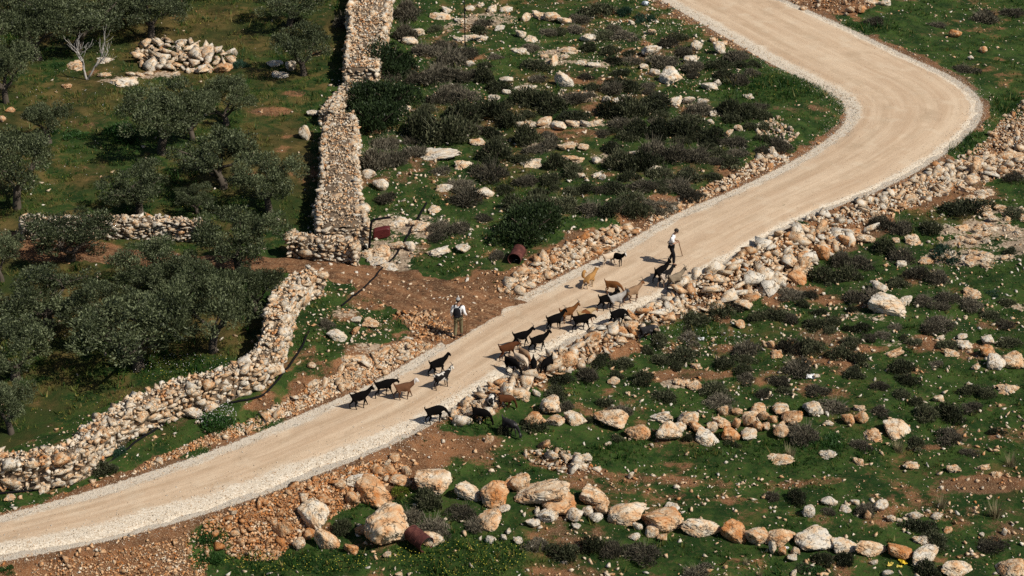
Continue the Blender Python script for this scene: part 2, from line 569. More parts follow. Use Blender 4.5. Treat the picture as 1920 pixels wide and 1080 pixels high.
BANKS = {
 'A': [(870, 752), (960, 706), (1060, 655), (1130, 622), (1165, 640), (1090, 690), (1010, 722), (960, 750), (900, 792), (850, 800), (840, 785)],
 'B': [(1110, 624), (1230, 572), (1300, 522), (1350, 504), (1440, 452), (1500, 422), (1560, 432), (1640, 430), (1600, 458), (1530, 492), (1505, 530), (1450, 545), (1400, 572), (1290, 592), (1250, 606), (1180, 640), (1140, 642)],
 'C': [(1510, 412), (1570, 400), (1640, 372), (1710, 337), (1760, 308), (1820, 300), (1880, 296), (1860, 340), (1790, 352), (1720, 386), (1640, 412), (1560, 430)],
 'D': [(1800, 296), (1850, 262), (1885, 215), (1940, 175), (1940, 335), (1870, 335)],
 'E': [(965, 553), (1010, 530), (1100, 490), (1150, 462), (1205, 430), (1150, 425), (1080, 450), (1020, 480), (980, 508), (935, 545)],
 'E2': [(1205, 430), (1300, 385), (1400, 338), (1490, 295), (1440, 282), (1380, 325), (1300, 360), (1220, 398)],
 'F': [(440, 822), (560, 772), (640, 737), (720, 702), (815, 648), (768, 634), (705, 662), (625, 703), (548, 748), (450, 797)],
 'G': [(380, 978), (480, 938), (560, 908), (640, 882), (720, 860), (770, 875), (705, 930), (640, 960), (560, 1010), (520, 1050), (430, 1042), (380, 1005)],
 'H': [(1478, 0), (1510, 20), (1600, 30), (1640, 12), (1650, -25), (1430, -28)],
 'I': [(985, 852), (1040, 832), (1110, 868), (1130, 890), (1060, 888), (1000, 872)],
 'M': [(60, 1062), (180, 1040), (300, 1018), (382, 990), (400, 1040), (380, 1085), (60, 1085)],
 'N': [(240, 893), (330, 858), (445, 815), (450, 792), (380, 820), (290, 860)],
 'J': [(1405, 238), (1460, 218), (1495, 250), (1485, 280), (1430, 262)],
 'L': [(735, 592), (790, 572), (855, 620), (845, 645), (790, 632)],
}
soil = np.zeros_like(gx)
wl = np.interp(gi, K, WL); wr = np.interp(gi, K, WR)
wd = np.where(gs > 0, wl, wr)
wd = wd * np.clip(1 + 1.6 * np.where(nearm, fbm2(gx, gy, .7, 405, 3), 0), .0, 2)
soil = np.where((gd > -1) & (gd < 1e2), sstep(wd * 1.35 + .06, wd * 0.6, gd), 0.0) * 0.95 * sstep(.05, .35, wd)
for k_, pl in BANKS.items():
    if k_ not in ('J',):
        soil = np.maximum(soil, np.where(front & in_poly(GPX, GPY, pl), 0.85, 0))
trk, _ = catmull([(845, 802), (900, 828), (980, 860), (1080, 880), (1180, 896), (1290, 905), (1420, 910), (1560, 900)], 6)
soil = np.maximum(soil, ell([(x_, y_, 38, 12, 0.55) for x_, y_ in trk]))
trk2, _ = catmull([(800, 835), (870, 858), (980, 895), (1120, 915), (1240, 925), (1400, 940)], 6)
soil = np.maximum(soil, ell([(x_, y_, 34, 9, 0.48) for x_, y_ in trk2]))
soil = np.maximum(soil, ell([
    (880, 838, 75, 40, .8), (1850, 908, 85, 20, .75), (1510, 905, 70, 10, .6), (1280, 705, 80, 18, .62), (1330, 655, 60, 18, .62), (1840, 660, 70, 20, .6), (1730, 645, 40, 20, .7),
    (1880, 610, 60, 12, .7), (1700, 695, 60, 14, .55), (1870, 765, 30, 12, .7), (1740, 838, 40, 8, .7), (1820, 1040, 30, 10, .7), (1270, 868, 60, 10, .6), (1640, 655, 40, 10, .55),
    (510, 210, 45, 10, .7), (555, 175, 25, 7, .75), (490, 300, 30, 8, .5), (120, 470, 110, 22, .85), (40, 455, 60, 14, .8), (700, 560, 60, 26, .7), (640, 590, 40, 16, .55),
    (300, 140, 60, 10, .55), (460, 330, 30, 10, .5), (1120, 150, 80, 8, .62), (1170, 110, 60, 8, .55), (1060, 250, 120, 12, .55), (900, 55, 50, 18, .55), (1700, 110, 60, 14, .5),
    (1780, 150, 60, 20, .55), (1550, 55, 40, 14, .5), (560, 690, 40, 14, .6), (1000, 850, 60, 14, .7), (1780, 370, 110, 30, .7), (1560, 560, 40, 12, .55), (200, 1050, 180, 40, .95), (640, 1065, 60, 12, .4)]))
lush = ell([(880, 800, 60, 14, 1), (1890, 200, 30, 25, 1), (1800, 270, 40, 24, 1), (1220, 75, 10, 5, .3), (1440, 170, 120, 24, 1), (1610, 55, 60, 10, 1), (390, 1030, 40, 45, 1), (560, 1060, 140, 24, .9), (870, 1050, 140, 40, 1), (480, 790, 60, 20, .8), (1300, 620, 60, 25, .8), (1180, 850, 200, 22, .6), (1470, 850, 200, 20, .6), (600, 660, 60, 60, .4), (800, 505, 70, 20, .6), (330, 690, 130, 24, .6), (700, 480, 30, 10, .6)])
soil = soil * (1 - lush * 0.95)
rock = ell([(1830, 440, 110, 22, .62), (1800, 485, 95, 16, .6), (1880, 405, 70, 16, .6), (1900, 470, 60, 20, .6), (1060, 233, 120, 7, .6), (1050, 277, 70, 10, .55), (1080, 183, 55, 10, .62), (1140, 298, 70, 12, .5),
            (760, 425, 75, 26, .62), (715, 470, 60, 22, .65), (720, 502, 60, 18, .7), (640, 585, 30, 12, .5), (1110, 118, 60, 10, .55), (1035, 110, 55, 16, .55), (985, 170, 40, 16, .5), (895, 40, 70, 18, .5),
            (905, 262, 40, 16, .5), (1690, 640, 60, 12, .45), (1870, 575, 60, 14, .4), (1640, 595, 60, 14, .35), (700, 665, 80, 25, .5), (1280, 722, 40, 10, .6), (230, 155, 40, 10, .5), (300, 142, 60, 8, .5)])
DRYPOLY = [(-400, -300), (660, -300), (655, 0), (645, 110), (585, 220), (575, 450), (520, 500), (480, 660), (250, 740), (0, 850), (-400, 860)]
dry = np.where(front & in_poly(GPX, GPY, DRYPOLY), 0.62, 0.20)
dry = np.maximum(dry, ell([(1750, 160, 200, 60, .45), (1500, 180, 120, 20, .1), (1280, 340, 500, 90, .35), (1000, 150, 400, 160, .38), (1780, 430, 160, 70, .6), (1880, 900, 60, 40, .5)]))
dry = dry * (1 - 0.85 * lush)
nearv = nearm & front
v1 = np.zeros_like(gx); v2 = np.zeros_like(gx); v3 = np.zeros_like(gx)
v1[nearv] = fbm2(gx[nearv], gy[nearv], .45, 401, 4); v2[nearv] = fbm2(gx[nearv], gy[nearv], .16, 402, 4); v3[nearv] = fbm2(gx[nearv], gy[nearv], 1.3, 403, 3)
grv = front & in_poly(GPX, GPY, DRYPOLY)
soil = np.clip(np.maximum(soil + .35 * v1 + .2 * v3, np.where(grv, .16, .30) - .25 * lush + .55 * v1 + .28 * v3 + .12 * v2), 0, 1)
dry = np.clip(dry + .55 * v2 + .35 * v1 + .08, 0, 1)
rock = np.clip(rock + np.where(rock > .02, .5 * v3 + .3 * v1, 0), 0, 1)
gravel = np.where(gd < 0.5, sstep(0.22, -0.1, gd), 0)

gz += np.where(rock > .2, rock * (.22 * np.abs(fbm2(gx, gy, .9, 407, 3)) + .06 * v3), 0)
ny, nx = XX.shape
ii = np.arange(ny * nx).reshape(ny, nx)
gf = np.stack([ii[:-1, :-1].ravel(), ii[:-1, 1:].ravel(), ii[1:, 1:].ravel(), ii[1:, :-1].ravel()], 1)
g_me = new_mesh('ground', np.stack([gx, gy, gz], 1), gf, M_GROUND, True, {'soil': soil, 'rock': rock, 'dry': dry, 'gravel': gravel})
tag(link('ground', g_me), 'green and brown rocky hillside ground with patches of red soil', None, None, 'structure')

def sample_grid(arr, x, y):
    A = arr.reshape(XX.shape)
    i = np.clip(np.searchsorted(GX, x) - 1, 0, len(GX) - 2); j = np.clip(np.searchsorted(GY, y) - 1, 0, len(GY) - 2)
    return A[j, i]

# ------------------------------------------------------------------ road and track sheets
def ribbon(name, EU, EL, mat, z0, segs=16, edge=True, seed=1, sh=None):
    n = len(EU)
    u = np.linspace(0, 1, segs + 1)
    along = np.concatenate([[0], np.cumsum(np.linalg.norm(np.diff((EU + EL) / 2, axis=0), axis=1))])
    X = EU[:, None, :] * (1 - u)[None, :, None] + EL[:, None, :] * u[None, :, None]
    x, y = X[..., 0].ravel(), X[..., 1].ravel()
    U = np.tile(u, n); A = np.repeat(along, segs + 1)
    wid = np.repeat(np.linalg.norm(EU - EL, axis=1), segs + 1)
    de = np.minimum(U, 1 - U) * wid
    z = H(x, y)
    return_z = np.maximum(z, -0.05)
    crown = 0.05 * np.sin(np.pi * U) if edge else 0
    rough = fbm2(x, y, 1.6, seed, 3)
    zz = (z + z0 if not edge else z0 + 0.0 * z) + crown + rough * 0.025 - 0.11 * sstep(0.55, 0.0, de + rough * 0.35)
    if edge:
        zz = np.maximum(zz, z - 0.06)
    idx = np.arange(n * (segs + 1)).reshape(n, segs + 1)
    f = np.stack([idx[:-1, :-1].ravel(), idx[1:, :-1].ravel(), idx[1:, 1:].ravel(), idx[:-1, 1:].ravel()], 1)
    at = {'across': U, 'along': A}
    at['shoulder'] = sh(U, np.repeat(np.arange(n), segs + 1)) if sh else U * 0
    me = new_mesh(name, np.stack([x, y, zz], 1), f, mat, True, at)
    return link(name, me)

RUd, RIDXd = catmull(flat(eu[:, 0], eu[:, 1])[:, :2], 24)
RLd, _ = catmull(flat(el[:, 0], el[:, 1])[:, :2], 24)
SHL = np.interp(K, [0, 3, 5, 7, 9, 11, 13, 15, 17, 19, 24], [.18, .17, .15, .12, .12, .13, .10, .09, .11, .13, .11])
SHR = np.interp(K, [0, 3, 5, 7, 9, 11, 13, 15, 17, 19, 24], [.38, .36, .31, .22, .18, .15, .10, .11, .09, .08, .08])
def shoulder_fn(U, i):
    id_ = RIDXd[i]
    a = np.interp(id_, K, SHL); b = np.interp(id_, K, SHR)
    return np.maximum(sstep(a * 1.5, a * 0.5, U), sstep(b * 1.35, b * 0.65, 1 - U))
road = ribbon('dirt_road', RUd, RLd, M_ROAD, 0.0, 28, True, 21, shoulder_fn)
tag(road, 'pale packed dirt road with white gravel shoulders curving across the hillside', None, None, 'structure')

tc = [(925, 612), (870, 590), (810, 562), (740, 532), (670, 512), (600, 503), (520, 496), (430, 492), (300, 486), (180, 474), (60, 452), (-60, 440), (-200, 430)]
TCw, _ = catmull(P(np.array([p_[0] for p_ in tc]), np.array([p_[1] for p_ in tc]))[:, :2], 10)
tw = np.interp(np.linspace(0, 1, len(TCw)), [0, .12, .25, .4, .6, 1], [2.9, 2.2, 1.6, 1.15, 1.0, 1.1])
tan = np.gradient(TCw, axis=0); tan /= np.linalg.norm(tan, axis=1)[:, None]
nor = np.stack([tan[:, 1], -tan[:, 0]], 1)
tag(ribbon('dirt_track', TCw + nor * tw[:, None], TCw - nor * tw[:, None], M_TRACK, 0.045, 14, False, 31), 'brown dirt track leaving the road between two stone walls', None, None, 'structure')

# ------------------------------------------------------------------ stones
def hull_stone(seed, n=15, flatn=1.0, blocky=0.5):
    r = np.random.default_rng(seed)
    p = r.normal(size=(n, 3)); p /= np.linalg.norm(p, axis=1)[:, None]
    q = p / np.max(np.abs(p), axis=1)[:, None]
    p = p * (1 - blocky) + q * blocky * 0.85
    p *= r.uniform(0.8, 1.12, (n, 1)) * np.array([1.0, r.uniform(.55, .95), r.uniform(.5, .8) * flatn])
    bm = bmesh.new()
    for v in p:
        bm.verts.new(v)
    res = bmesh.ops.convex_hull(bm, input=bm.verts)
    bmesh.ops.delete(bm, geom=list({e for e in res['geom_interior'] + res['geom_unused'] if isinstance(e, bmesh.types.BMVert)}), context='VERTS')
    bmesh.ops.triangulate(bm, faces=bm.faces[:])
    bmesh.ops.recalc_face_normals(bm, faces=bm.faces[:])
    bm.verts.index_update()
    V = np.array([v.co[:] for v in bm.verts]); Fc = np.array([[v.index for v in f.verts] for f in bm.faces])
    bm.free()
    V /= np.abs(V[:, :2]).max()
    return V, Fc

STONES = [hull_stone(100 + i, (8, 9, 10, 12)[i % 4], (1.0, .7, 1.1)[i % 3], 0.35) for i in range(20)]
CHIPS = [hull_stone(300 + i, 8, 0.9, 0.3) for i in range(10)]
STONE_ME = [new_mesh('stone', V, Fc, M_ROCK) for V, Fc in STONES]

def ico(sub):
    bm = bmesh.new()
    bmesh.ops.create_icosphere(bm, subdivisions=sub, radius=1.0)
    V = np.array([v.co[:] for v in bm.verts]); Fc = np.array([[v.index for v in f.verts] for f in bm.faces])
    bm.free()
    return V, Fc
ICO4 = ico(5)
ICO3 = ico(4)

def boulder_shape(seed, base, flatn=1.0, planes=15, pw=11, rough=1.0):
    r = np.random.default_rng(seed)
    D, Fc = base
    n = r.normal(size=(planes, 3)); n /= np.linalg.norm(n, axis=1)[:, None]
    h = r.uniform(0.80, 1.15, planes)
    box = np.vstack([np.eye(3), -np.eye(3)])
    n = np.vstack([n, box]); h = np.concatenate([h, np.full(6, 1.25)])
    s = np.maximum(D @ n.T / h, 0) ** pw
    rad = s.sum(1) ** (-1.0 / pw)
    off = r.uniform(0, 50, 3)
    a = fbm(D * rad[:, None] * 1.8 + off, seed, 4, 0.55)
    ridg = 1 - np.abs(fbm(D * 3.0 + off + 9, seed + 5, 4, 0.6)) * 2.2
    crack = np.clip(ridg - 0.72, 0, 1)
    rad = rad * (1 + 0.16 * rough * a - 0.28 * rough * crack + 0.05 * rough * fbm(D * 9 + off, seed + 8, 3, 0.7))
    V = D * rad[:, None]
    V *= np.array([1.0, r.uniform(.75, 1.0), 1.0])
    ext = (V[:, :2].max(0) - V[:, :2].min(0)).max() / 2
    V /= ext
    V[:, 0] -= (V[:, 0].max() + V[:, 0].min()) / 2; V[:, 1] -= (V[:, 1].max() + V[:, 1].min()) / 2
    zr = V[:, 2].max() - V[:, 2].min()
    V[:, 2] = (V[:, 2] - V[:, 2].min()) / zr * flatn          # z spans 0..1, x,y span about -1..1
    return V, Fc

BOULDERS = [new_mesh('boulder', *boulder_shape(500 + i, ICO4 if i < 6 else ICO3), M_ROCK, True) for i in range(16)]
SLABS = [new_mesh('rock_slab', *boulder_shape(700 + i, ICO3, 1.0, 9, 9, 2.6), M_ROCK, True) for i in range(8)]
for me in BOULDERS + SLABS:
    try:
        me.set_sharp_from_angle(angle=R(38))
    except Exception:
        pass

def scatter_mesh(name, mat, bases, pos, size, tint, seed, parent=None, flatz=1.0):
    """many small stones as one mesh"""
    r = np.random.default_rng(seed)
    Vs, Fs, Ts, n = [], [], [], 0
    which = r.integers(0, len(bases), len(pos))
    for b, (V, Fc) in enumerate(bases):
        m = np.where(which == b)[0]
        if not len(m):
            continue
        k = len(m)
        az = r.uniform(0, 2 * np.pi, k); ti = r.normal(0, .35, k); tj = r.normal(0, .35, k)
        cz, sz, cx, sx, cy, sy = np.cos(az), np.sin(az), np.cos(ti), np.sin(ti), np.cos(tj), np.sin(tj)
        Rz = np.zeros((k, 3, 3)); Rz[:, 0, 0] = cz; Rz[:, 0, 1] = -sz; Rz[:, 1, 0] = sz; Rz[:, 1, 1] = cz; Rz[:, 2, 2] = 1
        Rx = np.zeros((k, 3, 3)); Rx[:, 0, 0] = 1; Rx[:, 1, 1] = cx; Rx[:, 1, 2] = -sx; Rx[:, 2, 1] = sx; Rx[:, 2, 2] = cx
        Ry = np.zeros((k, 3, 3)); Ry[:, 1, 1] = 1; Ry[:, 0, 0] = cy; Ry[:, 0, 2] = sy; Ry[:, 2, 0] = -sy; Ry[:, 2, 2] = cy
        M = Rz @ Rx @ Ry
        sc = size[m][:, None] * np.stack([r.uniform(.8, 1.2, k), r.uniform(.8, 1.2, k), r.uniform(.8, 1.2, k) * flatz], 1)
        W = np.einsum('kij,kvj->kvi', M, V[None] * sc[:, None, :]) + pos[m][:, None, :]
        Vs.append(W.reshape(-1, 3))
        Fs.append((Fc[None] + (np.arange(k) * len(V))[:, None, None]).reshape(-1, 3) + n)
        Ts.append(np.repeat(tint[m], len(V)))
        n += k * len(V)
    me = new_mesh(name, np.vstack(Vs), np.vstack(Fs), mat, False, {'tint': np.concatenate(Ts)})
    return link(name, me, parent)

def stone_obj(parent, x, y, z, s, tint, r, lean=0.35, flatz=1.0, name='stone', yaw=None):
    o = link(name, STONE_ME[r.integers(len(STONE_ME))], parent, (x, y, z),
             (r.normal(0, lean), r.normal(0, lean), r.uniform(0, 6.28) if yaw is None else yaw + r.normal(0, .25)),
             (s * r.uniform(.85, 1.25), s * r.uniform(.8, 1.1), s * r.uniform(.8, 1.15) * flatz))
    o['tint'] = float(tint)
    return o

LABELLED = []                    # (object, description, px, py) named after their neighbours at the end

# ---- dry stone walls
M_CORE = simple('wall_earth_fill', (.13, .095, .065), 0.95, 0.1, 0.4, 7)

def build_wall(name, label, top_px, hgt, width, size, tint, seed, top_rubble=0.0, n_obj=300, both=True, tint_sd=.14):
    r = np.random.default_rng(seed)
    tp = np.array(top_px, float)
    pts = P(tp[:, 0], tp[:, 1], hgt)[:, :2]
    path, ix = catmull(pts, 10)
    wv = np.interp(ix, np.arange(len(tp)), np.broadcast_to(np.asarray(width, float), (len(tp),))) * .94
    wv = wv * (1 + .16 * fbm2(path[:, 0], path[:, 1], .8, seed, 2))
    path = path + .10 * np.stack([fbm2(path[:, 0], path[:, 1], .5, seed + 3, 2), fbm2(path[:, 0], path[:, 1], .5, seed + 4, 2)], 1)
    seg = np.linalg.norm(np.diff(path, axis=0), axis=1)
    S = np.concatenate([[0], np.cumsum(seg)]); L = S[-1]
    tg = np.gradient(path, axis=0); tg /= np.linalg.norm(tg, axis=1)[:, None]
    nr = np.stack([-tg[:, 1], tg[:, 0]], 1)
    mid = path[len(path) // 2]
    o0 = np.array([mid[0], mid[1], float(H(mid[0], mid[1]))])
    root = empty(name, o0)
    tag(root, label, 'stone wall', None, 'thing')
    # earth and rubble fill
    prof = [(-0.5, -0.25), (-0.45, hgt - .12), (-0.3, hgt - .06), (0, hgt - 0.03), (0.3, hgt - .06), (0.45, hgt - .12), (0.5, -0.25)]
    V = []
    for i in range(len(path)):
        zb = float(H(path[i, 0], path[i, 1]))
        for a, z in prof:
            q = path[i] + nr[i] * (a * max(wv[i] - 0.12, .2))
            V.append([q[0] - o0[0], q[1] - o0[1], zb + z - o0[2] + (0.03 * r.normal() if z > 0 else 0)])
    m = len(prof)
    Fq = [[i * m + k, (i + 1) * m + k, (i + 1) * m + k + 1, i * m + k + 1] for i in range(len(path) - 1) for k in range(m - 1)]
    Fq += [[0, 1, 5, 6], [1, 2, 4, 5]] + [[(len(path) - 1) * m + v for v in q] for q in ([6, 5, 1, 0], [5, 4, 2, 1])]
    link('wall_fill', new_mesh('wall_fill', np.array(V), np.array(Fq), M_CORE), root)
    def at(s):
        i = np.clip(np.searchsorted(S, s) - 1, 0, len(path) - 2)
        t = (s - S[i]) / max(seg[i], 1e-6)
        return path[i] * (1 - t) + path[i + 1] * t, nr[i], tg[i], wv[i]
    cand = []
    z = size * 0.45
    while z < hgt - size * 0.2:
        for side in (1, -1):
            s = r.uniform(0, size)
            while s < L:
                sz = size * r.lognormal(0, .3)
                q, nn, tt, ww = at(s)
                k = side * (ww / 2 - sz * .25) + r.normal(0, .03)
                x, y = q + nn * k
                cand.append((x, y, z + r.normal(0, size * .15), sz, math.atan2(tt[1], tt[0]), side))
                s += sz * 1.32
        z += size * 0.72
    for e, sgn in ((0.0, -1), (L, 1)):                        # the two ends
        q, nn, tt, ww = at(e + (1e-4 if e == 0 else -1e-4))
        z = size * .45
        while z < hgt - size * .2:
            k = -ww / 2
            while k < ww / 2:
                sz = size * r.lognormal(0, .25)
                x, y = q + nn * k + tt * sgn * (-sz * .1)
                cand.append((x, y, z, sz, math.atan2(nn[1], nn[0]), 2))
                k += sz * 1.55
            z += size * .85
    s = 0.0
    while s < L:                                              # cap stones
        q, nn, tt, ww = at(s)
        nacross = max(1, int(ww / (size * 1.4)))
        for a in range(nacross):
            k = ((a + .5) / nacross - .5) * ww
            if top_rubble and abs(k) < ww / 2 - size * 0.9 and r.random() < top_rubble:
                continue
            sz = size * r.lognormal(-.05, .32)
            x, y = q + nn * k + tt * r.normal(0, size * .3)
            cand.append((x, y, hgt - size * .12 + r.normal(0, size * .22), sz, r.uniform(0, 6.28), 3))
        s += size * 1.35
    # what the camera side shows is built stone by stone
    vis = []
    for c in cand:
        x, y, z_, sz, yaw, side = c
        score = sz
        if side in (1, -1):
            i = int(np.argmin(((path - [x, y]) ** 2).sum(1)))
            toc = CAM[:2] - path[i]; toc /= np.linalg.norm(toc)
            score = sz * (1.0 if (nr[i] * side) @ toc > 0.05 else 0.02)
        px_, py_ = project(np.array([x, y, float(H(x, y)) + z_]))
        if not (-20 < px_ < 1940 and -20 < py_ < 1100):
            score *= 0.01
        vis.append(score)
    order = np.argsort(-np.array(vis))
    rest = []
    for rank, j in enumerate(order):
        x, y, z_, sz, yaw, side = cand[j]
        zz = float(H(x, y)) + z_ - o0[2]
        tn = np.clip(tint + r.normal(0, tint_sd), 0, 1)
        if rank < n_obj and vis[j] > size * .1:
            stone_obj(root, x - o0[0], y - o0[1], zz, sz * .9, tn, r, .22, 0.9, 'stone', yaw)
        else:
            rest.append((x - o0[0], y - o0[1], zz, sz * .9, tn))
    # small packing stones on every surface
    dens = 46
    for _ in range(int(L * (np.mean(wv) * (2.2 if top_rubble else 1.0) + hgt * 1.2) * dens)):
        q, nn, tt, ww = at(r.uniform(0, L))
        if r.random() < (0.75 if top_rubble else 0.4):
            k = r.uniform(-.48, .48) * ww; zt = hgt - .05 + r.uniform(0, .06) + 0.12 * (0.25 - (k / ww) ** 2)
        else:
            k = (1 if r.random() < .5 else -1) * ww * .49; zt = r.uniform(0, hgt)
        x, y = q + nn * k
        rest.append((x - o0[0], y - o0[1], float(H(x, y)) + zt - o0[2], size * (.10 + .50 * r.random() ** 2.2), np.clip(tint + .10 + r.normal(0, .16), 0, 1)))
    a = np.array(rest)
    tag(scatter_mesh('packing_stones', M_PEBBLE, CHIPS, a[:, :3], a[:, 3], a[:, 4], seed + 1, root), None, None, None, 'stuff')
    return root

build_wall('dry_stone_wall', 'long winding dry stone wall between the olive grove and the road',
           [(592, 506), (557, 520), (532, 550), (517, 600), (508, 640), (490, 664), (440, 690), (380, 712), (320, 728), (262, 752), (212, 780), (176, 808), (150, 835), (105, 850), (45, 857), (-40, 862)],
           1.1, 0.95, 0.22, .30, 11, 0.25)
build_wall('dry_stone_wall', 'thick stone wall with a broad rubble top standing in front of the dark bush',
           [(640, 213), (637, 260), (636, 320), (638, 380), (643, 425)], 1.15, [1.75, 1.8, 1.95, 2.2, 2.2], 0.18, .30, 12, 0.86)
build_wall('dry_stone_wall', 'broad rubble topped stone wall running behind the dark bush',
           [(700, -60), (692, 10), (687, 60), (677, 125)], 1.15, [2.5, 2.4, 2.2, 1.9], 0.20, .30, 13, 0.84)
build_wall('dry_stone_wall', 'thin low stone wall squeezed between the dark bush and the grove grass',
           [(660, 150), (634, 178), (612, 206)], 0.85, 0.75, 0.19, .28, 14)
build_wall('dry_stone_wall', 'rough stone wall end beside the dirt track under the thick wall',
           [(548, 440), (600, 446), (640, 450), (672, 454)], 0.95, 0.9, 0.23, .28, 15)
build_wall('dry_stone_wall', 'short terrace wall of pale round stones deep in the olive grove',
           [(40, 408), (120, 408), (210, 408), (290, 409), (372, 412)], 0.95, 0.6, 0.18, .2, 16)

# ---- banks and heaps of broken stone
def build_bank(key, name, label, cat, n, smin, smax, tint, seed, pile=0.12, chips=700, chip=(.03, .10), tint_sd=.16, flatz=.9):
    r = np.random.default_rng(seed)
    pl = np.array(BANKS[key], float)
    Wp = P(pl[:, 0], pl[:, 1])[:, :2]
    lo, hi = Wp.min(0), Wp.max(0)
    c = Wp.mean(0)
    o0 = np.array([c[0], c[1], float(H(c[0], c[1]))])
    root = empty(name, o0)
    tag(root, label, cat)
    def edge_d(q):
        d = 1e9
        for i in range(len(Wp)):
            a, b = Wp[i], Wp[(i + 1) % len(Wp)]
            t = np.clip(((q - a) @ (b - a)) / ((b - a) @ (b - a)), 0, 1)
            d = min(d, np.linalg.norm(q - a - t * (b - a)))
        return d
    sizes = np.sort(smin * (smax / smin) ** (r.random(n) ** 1.7))[::-1]
    placed = []
    small = []
    for s in sizes:
        for _ in range(24):
            q = r.uniform(lo, hi)
            if not in_poly(np.array([q[0]]), np.array([q[1]]), Wp)[0]:
                continue
            if all((q[0] - p_[0]) ** 2 + (q[1] - p_[1]) ** 2 > (0.50 * (s + p_[2])) ** 2 for p_ in placed):
                placed.append((q[0], q[1], s))
                z = float(H(q[0], q[1])) + s * .32 + pile * min(edge_d(q), 1.0) * r.uniform(.6, 1.1)
                stone_obj(root, q[0] - o0[0], q[1] - o0[1], z - o0[2], s, np.clip(tint + r.normal(0, tint_sd), 0, 1), r, .4, flatz)
                break
    k = 0
    while k < chips:
        q = r.uniform(lo, hi)
        if in_poly(np.array([q[0]]), np.array([q[1]]), Wp)[0]:
            s = chip[0] * (chip[1] / chip[0]) ** (r.random() ** 1.5)
            z = float(H(q[0], q[1])) + pile * min(edge_d(q), 1.0) * .6 + s * .3
            small.append((q[0] - o0[0], q[1] - o0[1], z - o0[2], s, np.clip(tint + .05 + r.normal(0, .2), 0, 1)))
            k += 1
    a = np.array(small)
    tag(scatter_mesh('small_rubble', M_PEBBLE, CHIPS, a[:, :3], a[:, 3], a[:, 4], seed + 1, root), None, None, None, 'stuff')
    return root

build_bank('A', 'stone_bank', 'bank of broken stones where goats climb down off the road', 'stone bank', 150, .12, .44, .40, 41, .14, 800, (.04, .16))
build_bank('B', 'stone_bank', 'bank of large pale and orange stones below the road near the stooping man', 'stone bank', 300, .13, .58, .33, 42, .24, 1900, (.05, .20), tint_sd=.2)
build_bank('C', 'stone_bank', 'band of small tumbled stones below the road towards the bend', 'stone bank', 300, .10, .40, .30, 43, .14, 2300, (.04, .16))
build_bank('D', 'stone_bank', 'gravelly orange stone slope outside the road bend', 'stone bank', 150, .07, .34, .40, 44, .10, 2600)
build_bank('E', 'stone_bank', 'orange rubble bank above the road beside the upper rusty drum', 'stone bank', 220, .09, .40, .44, 45, .12, 2600, (.035, .14))
build_bank('E2', 'stone_bank', 'thin line of orange rubble along the scrub above the road', 'stone bank', 110, .09, .34, .42, 46, .08, 900, (.035, .13))
build_bank('F', 'stone_bank', 'pale crumbling rubble slope above the road behind the rear goats', 'stone bank', 170, .05, .30, .40, 47, .05, 4200, (.025, .10))
build_bank('G', 'stone_bank', 'orange rubble slope below the road around the biggest boulders', 'stone bank', 230, .05, .28, .70, 48, .06, 4600, (.025, .10))
build_bank('M', 'earth_bank', 'brown earth bank with crumbled stone at the near lower road edge', 'earth bank', 60, .05, .20, .62, 54, .03, 1700, (.02, .08), tint_sd=.12)
build_bank('N', 'earth_bank', 'narrow orange rubble strip between the road and the winding wall', 'earth bank', 50, .05, .18, .60, 55, .03, 900, (.02, .08))
build_bank('H', 'rubble_heap', 'orange rubble heap at the far outer edge of the road', 'rubble heap', 90, .09, .34, .55, 49, .2, 500)
build_bank('I', 'rubble_heap', 'small heap of angular stones beside the dirt ruts in the grass', 'rubble heap', 45, .09, .32, .30, 50, .15, 160)
build_bank('J', 'rubble_heap', 'small pale rubble heap on the grass inside the road bend', 'rubble heap', 70, .07, .24, .28, 51, .14, 260)
build_bank('L', 'rubble_heap', 'dark red rubble spill beside the man with the backpack', 'rubble heap', 70, .07, .20, .70, 52, .05, 500)
# rock pile in the grove
BANKS['pile'] = [(242, 118), (262, 84), (300, 76), (350, 80), (400, 92), (440, 104), (428, 128), (380, 140), (320, 134), (270, 132)]
build_bank('pile', 'rock_pile', 'large pile of pale field stones among the olive trees', 'rock pile', 85, .22, .56, .30, 53, .34, 120, tint_sd=.12)

